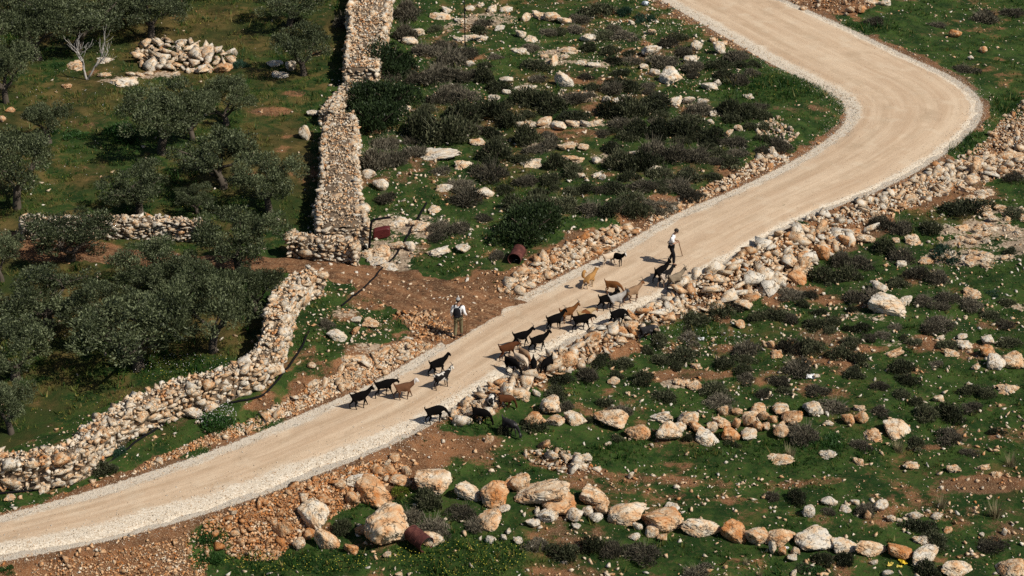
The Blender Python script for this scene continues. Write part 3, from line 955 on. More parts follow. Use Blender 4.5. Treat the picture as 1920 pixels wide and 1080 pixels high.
# ------------------------------------------------------------------ single rocks : cx cy w h tint shape(b boulder, s slab) in photograph pixels
ROCKS = """
975 909 34 36 .35 b|1018 924 92 54 .32 b|1052 946 62 40 .55 b|1110 931 54 36 .35 b|1132 957 28 27 .45 b|1177 961 68 43 .30 b|1242 977 72 47 .50 b|1314 989 66 40 .30 b|1373 997 48 39 .75 b|1418 1005 44 32 .45 b
1027 967 37 26 .08 b|1076 968 32 28 .2 b|1100 960 20 20 .15 b|1117 970 23 20 .05 b|1000 980 27 18 .05 b|1007 958 17 13 .1 b|1195 988 20 17 .2 b|1222 997 30 23 .25 b|1190 1006 20 15 .05 b|1242 1009 20 15 .5 b
971 1015 18 14 .05 b|1081 987 15 12 .05 b|1259 954 32 15 .15 s|1030 764 38 37 .25 b|1003 790 37 28 .6 b|1042 790 36 23 .3 b|1079 785 36 28 .25 b|1146 784 62 33 .38 b|1197 810 46 31 .6 b|1239 783 46 20 .12 s
1252 812 47 39 .28 b|1272 802 26 22 .15 b|1291 786 43 33 .3 b|1307 802 28 22 .55 b|1334 802 25 23 .3 b|1325 821 44 25 .12 b|1367 814 37 29 .72 b|1358 772 23 23 .5 b|1354 792 38 23 .4 b|1381 795 18 20 .55 b
1402 792 28 28 .45 b|1420 766 33 19 .45 b|1406 777 30 21 .4 b|1419 800 18 23 .65 b|1404 813 32 18 .2 b|1433 780 20 18 .45 b|1382 773 20 17 .5 b|1436 801 18 18 .35 b|1524 764 43 33 .18 b|1463 766 33 19 .3 b
1486 782 42 21 .55 b|1448 788 18 18 .6 b|1462 808 32 24 .4 b|1486 795 15 13 .3 b|1590 786 27 22 .62 b|1616 787 25 25 .55 b|1612 767 23 10 .3 s|1676 804 52 26 .25 b|1638 818 34 22 .45 s|1553 794 17 12 .08 b
1760 748 20 16 .25 b|1890 732 42 18 .35 s|1464 864 48 15 .3 s|1609 867 22 12 .4 s|1708 875 33 10 .35 s|1787 882 27 10 .3 s|1869 893 22 10 .35 s|1843 879 27 8 .4 s|1554 855 28 13 .1 s|1553 940 27 20 .06 b
1517 959 28 22 .06 b|1603 942 17 12 .06 b|1649 949 28 22 .06 b|1586 954 22 12 .1 b|1625 968 13 20 .55 b|1718 967 28 16 .2 b|1757 967 23 14 .12 b|1776 995 18 13 .6 b|1670 973 17 15 .2 b|1685 976 13 10 .2 b
1464 1008 48 34 .42 b|1526 1011 66 39 .15 b|1583 1023 47 25 .18 b|1632 1029 57 36 .38 b|1682 1034 50 26 .8 b|1736 1040 66 34 .12 b|1792 1066 57 29 .3 b|1897 1065 50 36 .38 b|1447 1028 17 27 .1 b|1465 1036 17 20 .65 b
1491 1035 18 16 .3 b|1485 1046 20 13 .15 b|1639 1054 18 12 .2 b|1664 1074 20 14 .08 b|1841 1002 12 9 .08 b|1882 999 12 15 .1 b|1488 1074 17 12 .12 b|1728 1015 30 14 .15 s|722 992 76 80 .36 b|702 923 62 47 .62 b
678 901 52 26 .15 b|637 910 22 20 .4 b|731 881 23 19 .6 b|750 902 40 24 .5 b|766 885 18 21 .35 b|814 904 68 52 .3 b|874 923 52 34 .22 b|932 926 57 48 .6 b|957 908 30 26 .5 b|588 968 53 50 .2 b
614 1014 45 42 .42 b|560 1022 23 24 .3 b|580 1003 27 23 .75 b|657 1031 27 22 .75 b|678 996 27 22 .65 b|812 1013 38 34 .3 b|921 974 52 29 .4 b|947 953 27 14 .15 b|728 1040 17 13 .25 b|605 937 30 21 .7 b
660 937 27 27 .65 b|952 996 17 12 .1 b|920 1012 20 14 .05 b|945 1009 13 13 .08 b|708 883 23 20 .6 b|917 825 17 17 .45 b|531 993 38 36 .6 b|748 1077 14 10 .3 b|1648 539 30 23 .08 b|1660 572 73 44 .18 b
1697 563 30 20 .15 b|1457 528 33 30 .2 b|1493 523 38 28 .65 b|1597 436 40 16 .6 s|1587 452 33 24 .62 b|1622 449 35 16 .3 b|1538 477 30 32 .7 b|1506 482 32 24 .65 b|1480 495 27 30 .3 b|1505 500 27 32 .35 b
1704 374 32 19 .35 b|1851 640 25 20 .1 b|1852 662 28 24 .68 b|1865 680 37 28 .08 b|1898 678 43 31 .38 b|1807 648 32 20 .18 s|1804 631 22 13 .15 b|1763 634 17 13 .12 b|1675 665 43 14 .35 s|1456 667 25 13 .55 s
1447 648 13 17 .45 b|1823 553 33 17 .4 s|1713 453 33 20 .35 s|1679 451 18 13 .3 b|1690 496 20 16 .1 b|1783 665 27 10 .35 s|1391 572 38 18 .25 b|1387 609 20 15 .45 b|1434 647 13 15 .4 b|1305 688 20 12 .3 s
1285 722 55 20 .35 s|1151 715 23 12 .3 b|1162 622 28 22 .62 b|1164 641 24 19 .4 b|1258 599 24 22 .45 b|1113 632 33 16 .62 b|1062 673 37 30 .55 b|1010 709 25 19 .65 b|1186 622 22 22 .62 b|1022 37 90 22 .25 s
984 68 48 20 .15 s|1101 73 28 19 .1 b|1217 97 34 26 .1 b|1257 147 38 34 .08 b|1056 153 38 31 .06 b|1228 137 20 17 .12 b|1306 89 22 22 .12 b|1330 162 30 18 .06 b|1346 158 15 14 .08 b|1267 190 28 17 .1 b
1292 188 23 17 .12 b|1319 192 22 10 .15 s|1222 61 17 14 .3 b|1184 44 12 12 .1 b|1294 113 28 18 .08 b|1207 125 20 13 .2 b|1348 94 23 24 .12 b|1337 76 15 12 .4 b|1357 82 15 11 .45 b|1154 187 58 26 .06 s
975 97 30 26 .15 s|1036 109 53 26 .25 s|1067 96 38 8 .25 s|1102 121 48 12 .2 s|1115 332 55 18 .15 s|1228 319 27 15 .12 b|1118 301 20 15 .06 b|1199 288 45 11 .12 s|994 310 42 20 .2 s|1078 305 47 13 .3 s
1336 213 22 11 .15 b|1403 182 20 10 .1 s|1072 278 56 10 .3 s|985 170 45 24 .12 s|1010 236 90 11 .2 s|1095 233 70 9 .2 s|1384 241 18 15 .3 b|1366 251 18 15 .25 b|1331 229 13 11 .15 b|914 18 76 20 .15 s
881 73 66 18 .12 s|938 53 20 13 .06 b|779 62 35 16 .1 b|769 78 32 17 .12 b|757 54 20 12 .12 b|827 33 45 12 .25 s|863 40 27 15 .12 s|826 292 76 22 .1 s|868 311 34 17 .3 s|692 328 27 21 .08 b
714 347 32 24 .1 b|834 353 32 13 .2 b|907 362 32 23 .2 b|760 206 27 22 .15 s|882 120 18 13 .1 b|896 147 15 10 .15 b|587 212 23 14 .08 b|574 254 22 30 .2 b|526 143 32 14 .08 s|543 127 20 22 .2 b
516 120 28 13 .12 b|927 186 25 15 .15 s|950 173 18 13 .08 b|895 270 30 18 .35 s|836 20 22 9 .12 b|950 150 25 13 .1 b|232 156 53 22 .18 s|260 140 53 10 .2 s|143 125 33 20 .38 s|195 142 27 9 .35 s
125 163 23 8 .5 s|21 207 18 12 .6 b|5 224 16 14 .5 b|197 115 32 14 .1 s|420 128 36 22 .62 b|322 142 40 10 .2 s|380 133 55 13 .18 s|630 628 40 24 .08 b|669 600 22 14 .12 b|695 608 32 37 .48 s
666 621 18 16 .65 b|662 668 52 36 .38 s|768 462 23 20 .12 b|821 475 48 28 .12 s|867 466 27 18 .1 b|770 424 66 34 .32 s|715 470 70 36 .3 s|717 502 48 24 .22 s|815 394 25 13 .25 s|585 685 18 14 .35 b
360 773 41 24 .15 b|20 935 20 10 .3 s|82 918 20 11 .2 b|148 888 17 12 .12 b|1791 65 23 18 .75 b|1842 95 15 14 .6 b|1820 110 12 10 .12 b|1615 20 18 16 .65 b|1826 315 28 33 .42 b|1646 5 48 12 .2 s
1446 287 13 18 .15 b|1895 297 50 36 .35 s|1820 337 32 18 .3 b|740 860 20 16 .5 b|1030 395 12 10 .05 b|1830 690 18 10 .3 s|1140 832 14 10 .2 b|1098 862 26 14 .2 s|1085 875 30 16 .2 b|1182 893 12 14 .12 b
1530 705 14 10 .1 b|1005 738 16 15 .05 b|985 748 17 10 .3 s|968 745 28 10 .35 s
"""
ROCK_LABELS = {   # hand-written for the ones that stand out
 (722, 992): 'tallest brown boulder, as high as the drum is long, left of the lower rusty drum',
 (812, 1013): 'pale round boulder leaning against the lower rusty drum',
 (1056, 153): 'squarish white boulder standing alone in the upper scrub',
 (1257, 147): 'big tilted white boulder with a flat slanting face in the upper scrub',
 (1217, 97): 'rounded white boulder uphill of the tilted white boulder',
 (1018, 924): 'widest pale saddle backed boulder of the front boulder row',
 (1682, 1034): 'deep orange boulder above the yellow plastic scraps',
 (1736, 1040): 'long white boulder right of the deep orange one above the yellow scraps',
 (1524, 764): 'tall white boulder like an egg at the end of the middle boulder row',
 (1030, 764): 'upright pale boulder at the road end of the middle boulder row',
 (1146, 784): 'wide wedge shaped pale boulder in the middle boulder row',
 (1660, 572): 'broad lumpy white outcrop among the shrubs below the stone bank',
 (1177, 961): 'smooth faced cream boulder with a flat front in the front boulder row',
 (1314, 989): 'grey topped round boulder beside the orange one in the front boulder row',
 (1373, 997): 'solid orange boulder in the middle of the front boulder row',
 (1526, 1011): 'big double lobed white boulder in the front boulder row',
 (702, 923): 'large orange crumbly boulder on the rubble slope below the road',
 (814, 904): 'big pale boulder with a pitted white face beside the bright green bush',
 (874, 923): 'white topped boulder between the pitted pale boulder and the orange twin',
 (588, 968): 'tall grey white boulder leaning in the orange rubble slope',
 (614, 1014): 'squat tan boulder at the foot of the orange rubble slope',
 (1791, 65): 'round orange boulder alone on the grass outside the bend',
 (360, 773): 'white boulder in the grass under the long winding wall',
 (232, 156): 'flat pale double rock in front of the rock pile',
 (420, 128): 'orange boulder at the end of the rock pile',
 (1826, 315): 'pointed pink boulder on the outer side of the road bend',
 (1865, 680): 'white pitted boulder in front of the orange and pink ones near the photo edge',
 (821, 475): 'flat white pitted rock in the grass right of the bent pole',
 (826, 292): 'long flat white slab under the dark scrub left of centre',
}
rr = np.random.default_rng(77)
ROCK_PX = []
ROWS = ROCKS.replace('\n', '|').split('|')
for _c in [(1830, 440, 95, 18, 16), (1800, 488, 90, 14, 14), (1880, 402, 60, 12, 9), (1820, 365, 70, 10, 8)]:
    for _k in range(_c[4]):
        _a = rr.uniform(0, 6.28); _q = math.sqrt(rr.random())
        ROWS.append(f"{_c[0] + math.cos(_a) * _q * _c[2]:.0f} {_c[1] + math.sin(_a) * _q * _c[3]:.0f} {rr.uniform(12, 34):.0f} {rr.uniform(6, 12):.0f} {rr.uniform(.15, .45):.2f} s")
for row in ROWS:
    if not row.strip():
        continue
    cx, cy, pw_, ph_, tint, shp = row.split()
    cx, cy, pw_, ph_, tint = float(cx), float(cy), float(pw_), float(ph_), float(tint)
    if shp == 's' and pw_ > 46 and not (cx > 1400 and cy > 600) and (int(cx), int(cy)) not in ROCK_LABELS:
        np_ = int(round(pw_ / 21))                       # ledges break up into separate flat rocks
        for q_ in range(np_):
            ROWS.append(f"{cx + ((q_ + .5) / np_ - .5) * pw_ + rr.normal(0, 3):.0f} {cy + rr.normal(0, ph_ * .18):.0f} {pw_ / np_ * rr.uniform(.8, 1.7):.0f} {ph_ * rr.uniform(.5, .95):.0f} {np.clip(tint + rr.normal(0, .06), 0, 1):.2f} {'s' if rr.random() < .6 or (cx < 800 and cy > 400) else 'b'}")
        continue
    ROCK_PX.append((cx, cy, pw_, ph_))
    base = P(cx, cy + ph_ * (.22 if shp == 'b' else .05))
    s = float(ppm(base))
    hw = pw_ / s / 2
    if shp == 'b':
        me = BOULDERS[rr.integers(0, 6) if pw_ > 34 else rr.integers(6, 16)]
        zz = max(0.75 * hw, (ph_ / s - 0.55 * hw) / CT * 1.05)
        name = 'boulder' if hw > .42 else 'rock'
        sink = .16
    else:
        me = SLABS[rr.integers(len(SLABS))]
        zz = min(0.24 * hw + .12, max(.20, ph_ / s * .5))
        name = 'rock_slab'
        sink = .5
    dep = hw * (rr.uniform(.8, 1.0) if shp == 'b' else np.clip(ph_ / s / ST * .5 / hw, .35, 1.1))
    rz_ = rr.normal(0, .45) + math.pi * rr.integers(2) if shp == 'b' else rr.normal(0, .15)
    o = link(name, me, None, (base[0], base[1], base[2] - sink * zz), (rr.normal(0, .10), rr.normal(0, .10), rz_), (hw * (1.16 if cy > 890 and shp == 'b' and pw_ > 30 else 1.06), dep * 1.06, zz * (1 + sink)))
    o['tint'] = tint + (.09 if tint > .2 else .03)
    lab = ROCK_LABELS.get((int(cx), int(cy)))
    col = 'white' if tint < .11 else 'pale grey' if tint < .22 else 'cream' if tint < .4 else 'tan' if tint < .55 else 'orange'
    kindw = {'boulder': 'boulder', 'rock': 'rock', 'rock_slab': 'flat slab'}[name]
    grp = {'boulder': 'large boulders lying in the grass', 'rock': 'loose rocks', 'rock_slab': 'flat rock slabs in the ground'}[name]
    tag(o, lab, 'rock' if name != 'boulder' else 'boulder', grp, 'thing')
    if not lab:
        szw = 'big' if pw_ > 45 else 'small' if pw_ < 21 else 'medium'
        LABELLED.append((o, f'{szw} {col} {kindw}', cx, cy))

# ------------------------------------------------------------------ foliage builders
def leaf_quads(C, D, length, width, r, var, cup=0.0):
    """diamond leaves at C pointing along D"""
    n = len(C)
    D = D / (np.linalg.norm(D, axis=1)[:, None] + 1e-9)
    side = np.cross(D, r.normal(size=(n, 3)))
    side /= np.linalg.norm(side, axis=1)[:, None] + 1e-9
    L = length * r.uniform(.6, 1.3, n)[:, None]; W = width * r.uniform(.7, 1.3, n)[:, None]
    a = C - D * L * .5; b = C + side * W * .5; c = C + D * L * .5; d = C - side * W * .5
    V = np.stack([a, b, c, d], 1).reshape(-1, 3)
    Fq = np.arange(n * 4).reshape(n, 4)
    return V, Fq, np.repeat(var, 4)

def dirs(n, r):
    v = r.normal(size=(n, 3))
    return v / np.linalg.norm(v, axis=1)[:, None]

def olive_tree_meshes(seed, n_clump=42, per=205):
    """unit tree: crown about 2.0 wide (radius 1), base at 0, top at about 1.55; z scaled with x"""
    r = np.random.default_rng(seed)
    tb = MB()
    fork = np.array([r.normal(0, .04), r.normal(0, .04), r.uniform(.26, .38)])
    pts = np.array([[0, 0, -.10], [r.normal(0, .02), r.normal(0, .02), .08], fork])
    tb.tube(catmull(pts, 4)[0], np.linspace(.105, .075, 9), 8)
    ends = []
    nl = r.integers(3, 5)
    a0 = r.uniform(0, 6.28)
    for k in range(nl):
        a = a0 + k * 6.28 / nl + r.normal(0, .3)
        e1 = fork + np.array([math.cos(a) * .28, math.sin(a) * .28, r.uniform(.18, .34)])
        e2 = e1 + np.array([math.cos(a + r.normal(0, .4)) * .28, math.sin(a + r.normal(0, .4)) * .28, r.uniform(.16, .34)])
        path = catmull([fork - [0, 0, .03], (fork + e1) / 2 + r.normal(0, .04, 3), e1, e2], 4)[0]
        tb.tube(path, np.linspace(.055, .018, len(path)), 6)
        ends.append(e2)
        for _ in range(3):
            b0 = path[r.integers(4, len(path) - 1)]
            e3 = b0 + np.array([math.cos(a + r.normal(0, .9)) * .34, math.sin(a + r.normal(0, .9)) * .34, r.uniform(.1, .4)])
            pp = catmull([b0, (b0 + e3) / 2 + r.normal(0, .04, 3), e3], 4)[0]
            tb.tube(pp, np.linspace(.024, .008, len(pp)), 5)
            ends.append(e3)
    cl = []
    lobes = [np.array([math.cos(t) * r.uniform(.42, .62), math.sin(t) * r.uniform(.42, .62), r.uniform(.72, 1.05)]) for t in np.linspace(0, 6.28, 6, endpoint=False) + r.uniform(0, 1)]
    lobes += [np.array([r.normal(0, .15), r.normal(0, .15), 1.15])]
    for c in lobes:
        lr = r.uniform(.34, .46)
        for _ in range(n_clump // 7):
            d = dirs(1, r)[0]
            d[2] = abs(d[2]) * .9 - .25
            cl.append((c + d * lr * r.uniform(.6, 1.0), r.uniform(.13, .24)))
    for e in ends:
        cl.append((e + r.normal(0, .04, 3), r.uniform(.13, .2)))
    cl = [(np.array([c[0], c[1], max(c[2], .56 + .5 * rad)]), rad) for c, rad in cl]
    C, D, var = [], [], []
    for c, rad in cl:
        n = int(per * (rad / .18) ** 2)
        d = dirs(n, r)
        rr_ = rad * r.uniform(.25, 1.0, n) ** .5
        p = c + d * rr_[:, None] * np.array([1, 1, .85])
        out = d * .8 + np.array([0, 0, .55]) + r.normal(0, .45, (n, 3))
        C.append(p); D.append(out)
        var.append(np.clip(.46 + r.normal(0, .12) + r.normal(0, .27, n), 0, 1))
    V, Fq, vv = leaf_quads(np.vstack(C), np.vstack(D), .060, .021, r, np.concatenate(var))
    return tb.mesh('trunk', M_BARK, True), new_mesh('crown', V, Fq, M_OLIVE, False, {'var': vv})

OLIVES = [olive_tree_meshes(900 + i) for i in range(7)]

def shrub_mesh(seed, mat, n=1500, leaf=.07, wid=.03, lumps=7, hgt=.8, twigs=50, sparse=0.0):
    """radius about 1, height hgt"""
    r = np.random.default_rng(seed)
    C, D, var = [], [], []
    cs = [(np.array([0, 0, 0.0]), .62)]
    for k in range(lumps):
        a = r.uniform(0, 6.28); q = r.uniform(.3, .78)
        cs.append((np.array([math.cos(a) * q, math.sin(a) * q, r.uniform(0, .30) * (1 - q)]), r.uniform(.2, .48)))
    tot = sum(c[1] ** 2 for c in cs)
    for c, rad in cs:
        k = int(n * rad ** 2 / tot)
        d = dirs(k, r); d[:, 2] = np.abs(d[:, 2])
        lump = 1 + .38 * fbm(d * 3.4 + r.uniform(0, 9), seed, 3)
        p = c + d * (rad * lump * r.uniform(.35, 1.0, k) ** .4)[:, None] * np.array([1, 1, hgt])
        C.append(p); D.append(d * .9 + [0, 0, .5] + r.normal(0, .5, (k, 3)))
        var.append(np.clip(.42 + r.normal(0, .10) + r.normal(0, .22, k), 0, 1))
    V, Fq, vv = leaf_quads(np.vstack(C), np.vstack(D), leaf, wid, r, np.concatenate(var))
    # bare twigs poking through
    d = dirs(twigs, r); d[:, 2] = np.abs(d[:, 2]) * .8 + .15
    L = r.uniform(.75, 1.12, twigs)
    tip = d * L[:, None] * np.array([1, 1, hgt * 1.05]); root = d * .1
    sd = np.cross(d, r.normal(size=(twigs, 3))); sd /= np.linalg.norm(sd, axis=1)[:, None]; sd *= .008
    TV = np.stack([root - sd, root + sd, tip + sd * .4, tip - sd * .4], 1).reshape(-1, 3)
    TF = np.arange(twigs * 4).reshape(-1, 4) + len(V)
    return new_mesh('foliage', np.vstack([V, TV]), np.vstack([Fq, TF]), mat, False, {'var': np.concatenate([vv, np.full(twigs * 4, .8)])})

SHRUBS = {
 'g': [shrub_mesh(1100 + i, M_SHRUB, 2600, .12, .05, 9, .95) for i in range(5)],
 'b': [shrub_mesh(1120 + i, M_DRY, 2600, .13, .038, 9, .85, 90) for i in range(5)],
 'e': [shrub_mesh(1140 + i, M_OAK, 8000, .065, .036, 14, 1.0, 10) for i in range(3)],
 'l': [shrub_mesh(1160 + i, M_LUSH, 1100, .13, .05, 6, .55, 6) for i in range(3)],
 'y': [shrub_mesh(1180, leaf_material('yellow_green_leaves', (.05, .075, .008), (.13, .17, .02), (.24, .28, .05)), 1500, .10, .05, 8, .8, 4)],
 'q': [shrub_mesh(1170 + i, M_BLUE, 900, .26, .035, 6, .6, 6) for i in range(2)],
}
def stem_mesh(seed):
    r = np.random.default_rng(seed)
    b = MB()
    for k in range(6):
        a = r.uniform(0, 6.28)
        b.tube([[0, 0, -.1], [math.cos(a) * .2, math.sin(a) * .2, .22], [math.cos(a + .4) * .5, math.sin(a + .4) * .5, .5]], [.03, .02, .008], 4)
    return b.mesh('stem', M_TWIG)
STEMS = [stem_mesh(1200 + i) for i in range(3)]

# cx cy w h type   (photograph pixels, centre and size)
SHRUB_LIST = """
1341 580 70 36 g|1300 597 60 34 g|1236 638 42 31 g|1213 657 28 21 g|1280 664 62 28 g|1267 684 32 21 g|1120 673 50 28 g|1165 680 48 28 g|1207 706 50 30 g|1155 703 34 21 g|1100 700 44 46 b|1048 706 58 27 g|1340 728 66 35 g
1397 655 54 42 b|1392 690 40 26 g|1424 592 34 28 g|1380 571 52 26 b|1208 610 36 20 g|995 422 122 84 e|1010 380 60 36 g|1060 386 60 36 g|1112 392 56 34 b|1152 392 60 34 g|1192 396 50 35 g|1180 372 62 32 g|1242 385 52 27 b|1292 363 52 27 b
1650 415 50 35 b|1690 425 50 35 b|1745 428 42 34 g|1820 388 74 30 g|1790 392 40 24 g|1902 397 46 22 g|1775 474 82 38 q|1655 462 46 40 g|1692 478 48 42 b|1575 485 50 36 b|1615 492 50 34 b|1545 515 60 42 g|1590 515 56 42 g|1720 512 46 38 b|1758 518 46 36 b
1480 552 56 26 b|1522 550 28 23 b|1505 568 30 21 g|1600 555 44 32 b|1636 555 44 38 b|1600 580 28 19 g|1685 530 42 26 g|1735 563 42 28 b|1775 556 44 30 b|1818 568 50 30 b|1745 614 42 34 b|1772 606 62 27 b|1780 647 48 27 g|1855 588 42 21 g|1860 548 34 17 q
1890 640 48 26 g|1485 645 46 46 b|1520 650 48 44 g|1528 606 50 28 g|1483 597 38 26 b|1455 590 44 33 g|1570 662 50 34 g|1612 672 46 32 g|1600 698 48 23 g|1500 690 72 40 b|1690 687 54 32 g|1590 615 18 17 g|1695 632 18 15 g
1652 769 38 23 b|1735 775 54 40 g|1785 775 60 40 g|1720 752 32 22 g|1820 730 40 28 g|1852 735 40 26 g|1825 763 46 24 b|1786 818 58 34 b|1720 829 44 26 g|1510 812 68 43 b|1612 833 48 26 b|1565 763 58 18 b|1870 806 34 18 g|1815 847 34 17 b|1555 824 66 26 l
1620 955 42 38 b|1555 958 28 18 b|1497 932 44 30 g|1450 928 28 32 b|1720 985 62 32 g|1757 1012 54 32 g|1858 1022 60 27 b|1545 1048 44 32 g|1585 1045 44 30 g|1735 1062 58 38 g|1520 1070 64 22 l|1508 1060 34 18 b
1040 736 54 24 g|1000 795 52 32 g|1105 785 20 24 g|1135 754 34 21 g|1165 769 44 26 b|1247 741 54 28 g|1352 753 62 19 b|1060 762 32 28 b|1158 822 28 16 g|1003 1022 50 30 b|1055 1034 62 42 g|1110 1020 46 40 g|1150 1030 48 40 b|1210 1032 74 37 b|1305 1075 64 18 b|1290 818 21 26 g|1375 832 30 16 g
770 968 46 42 b|808 988 70 46 b|802 938 56 46 g|640 988 44 46 g|870 958 54 30 b|895 982 50 32 b|753 918 38 36 y|945 803 30 30 g
187 848 34 32 b|188 874 60 32 g|405 785 86 54 l|222 842 40 28 q|280 797 34 19 b|366 748 28 24 b|388 1005 50 36 l|405 1040 46 36 l|15 1066 34 24 l
825 425 46 28 b|862 426 44 30 b|820 441 46 22 b|880 372 66 30 b|725 372 36 24 b|910 408 38 18 b|935 478 34 23 b|612 608 34 28 b|965 385 50 34 g
722 112 112 96 e|682 178 92 92 e|735 180 100 92 e|708 222 108 86 e|765 22 50 42 b|755 62 42 40 b|645 42 32 34 b|797 95 46 32 b|832 84 38 24 b|842 108 52 36 b|875 98 46 26 b|812 145 60 38 b|778 150 36 26 b|828 182 50 36 b|870 178 46 32 b|790 238 72 58 g|838 252 78 64 g|872 215 76 48 g
730 266 48 28 b|705 302 60 58 b|748 300 40 36 b|775 285 42 28 b|925 285 66 46 g|925 322 70 38 b|860 347 56 27 b|905 140 48 34 g|880 142 46 28 b|935 165 44 28 g|920 206 66 46 g|955 225 50 36 g
1088 35 40 22 b|1076 53 34 20 b|1130 66 46 24 g|1172 66 46 22 b|1120 18 60 30 g|1170 22 40 26 q|1208 32 44 24 q|1105 88 34 20 g|1145 94 36 22 g|1010 122 48 25 g|1000 88 34 18 b|1250 80 34 26 b|1278 96 38 24 b|1240 116 52 31 b|1300 126 42 28 b|1380 106 44 28 b|1360 142 46 28 g|1390 150 40 28 b
1185 113 38 19 b|1150 166 42 28 b|1185 162 40 26 g|985 185 52 42 g|1030 196 56 44 g|1080 220 58 31 g|1140 208 52 42 g|1182 206 60 46 g|1230 190 66 36 g|1310 205 60 22 b|1370 205 44 46 g|1402 212 40 40 g|1195 240 46 36 g|1240 243 52 40 g|1285 245 56 40 g|1330 256 50 34 g|1225 282 52 42 b|1268 288 54 42 b|1310 290 48 33 b
1180 256 34 22 g|1145 275 44 25 g|1165 305 56 44 g|1208 306 56 48 g|1240 326 52 30 g|1290 328 54 28 g|1030 272 38 31 b|985 255 52 46 g|1040 305 42 42 g|1075 322 44 30 g|1032 338 44 28 g|1380 265 52 22 b|1380 286 38 21 b|1370 302 48 26 g|1205 348 52 28 b|1275 348 56 28 b|1150 352 50 26 g|985 340 40 28 b|975 300 36 26 g|1430 282 26 18 b
1460 272 42 30 b|1760 46 32 15 b|1640 42 44 20 b|1850 34 56 19 b|1900 25 40 14 b|1810 130 40 14 b|1900 330 36 20 b|1470 385 20 12 l|1505 418 40 16 l|1895 470 34 18 g|560 42 26 20 g|345 100 44 26 g|450 120 40 26 q|300 110 30 14 b|140 250 60 24 l|220 240 90 40 l|240 255 70 34 l|110 120 40 18 l
"""
SW = {'g': 'dark grey-green shrub', 'b': 'dry grey-brown shrub', 'e': 'large dark evergreen bush', 'l': 'bright green leafy clump', 'q': 'blue-green leafy clump', 'y': 'yellow-green bush'}
SHRUB_LABELS = {(995, 422): 'huge dark evergreen bush above the upper rusty drum',
                (405, 785): 'green herb clump dotted with white flowers under the long winding wall',
                (1775, 474): 'blue-green dense clump on the bedrock near the photo edge',
                (753, 918): 'small bright green bush between the orange boulders'}
SHRUB_PX = []
_r = np.random.default_rng(515)
_old = [tuple(map(float, q.split()[:3])) for q in SHRUB_LIST.replace('\n', '|').split('|') if q.strip()]
_extra = []
_areas = [([(745, 10), (1000, 5), (1250, 60), (1420, 110), (1450, 250), (1360, 320), (1180, 400), (960, 380), (840, 330), (720, 300)], 75), ([(1230, 600), (1560, 520), (1900, 560), (1900, 760), (1560, 740), (1250, 760)], 26)]
for _poly, _n in _areas:
    _poly = np.array(_poly, float); _k = 0; _t = 0
    while _k < _n and _t < 4000:
        _t += 1
        x_, y_ = _r.uniform(_poly.min(0), _poly.max(0))
        if not in_poly(np.array([x_]), np.array([y_]), _poly)[0]:
            continue
        w_ = _r.uniform(26, 52)
        if any(abs(x_ - q[0]) < (w_ + q[2]) * .30 and abs(y_ - q[1]) < (w_ + q[2]) * .17 for q in _old + _extra):
            continue
        if any(abs(x_ - q[0]) < (w_ + q[2]) * .52 and abs(y_ - q[1]) < w_ * .3 + q[3] * .5 for q in ROCK_PX):
            continue
        _extra.append((x_, y_, w_)); _k += 1
        SHRUB_LIST += f"|{x_:.0f} {y_:.0f} {w_:.0f} {w_ * .56:.0f} {'g' if _r.random() < .55 else 'b'}"
for row in SHRUB_LIST.replace('\n', '|').split('|'):
    if not row.strip():
        continue
    cx, cy, pw_, ph_, ty = row.split()
    cx, cy, pw_, ph_ = float(cx), float(cy), float(pw_), float(ph_)
    SHRUB_PX.append((cx, cy, pw_, ph_))
    base = P(cx, cy + ph_ * .22)
    s = float(ppm(base))
    hw = pw_ / s / 2 * {'g': 1.22, 'b': 1.22, 'e': 1.32}.get(ty, 1.08) * (1.14 if cy < 400 and ty in 'gb' else 1)
    root = empty({'e': 'evergreen_bush', 'l': 'leafy_herb', 'q': 'leafy_herb'}.get(ty, 'shrub'), (base[0], base[1], base[2] - .03), rr.uniform(0, 6.28))
    hz = np.clip((ph_ * 1.2 / s - .38 * hw) / CT / hw * (1.2 if cy < 400 else 1), .66, 1.5) if ty != 'e' else 1.1
    f = link('foliage', SHRUBS[ty][rr.integers(len(SHRUBS[ty]))], root, (0, 0, 0), None, (hw, hw * rr.uniform(.85, 1.0), hw * hz * 1.15))
    f['tint'] = float(np.clip(rr.normal(.55, .32), 0, 1))
    if ty in 'gbe' and pw_ > 40:
        link('stem', STEMS[rr.integers(3)], root, (0, 0, 0), None, (hw, hw, hw * hz))
    lab = SHRUB_LABELS.get((int(cx), int(cy)))
    tag(root, lab, {'e': 'bush', 'l': 'plant', 'q': 'plant'}.get(ty, 'shrub'), {'e': 'evergreen bushes by the thick wall', 'l': 'leafy green herbs', 'q': 'leafy green herbs'}.get(ty, 'low shrubs scattered over the rocky slopes'))
    if not lab:
        szw = '' if ty == 'e' else 'big ' if pw_ > 60 else 'small ' if pw_ < 36 else ''
        LABELLED.append((root, szw + SW[ty], cx, cy))

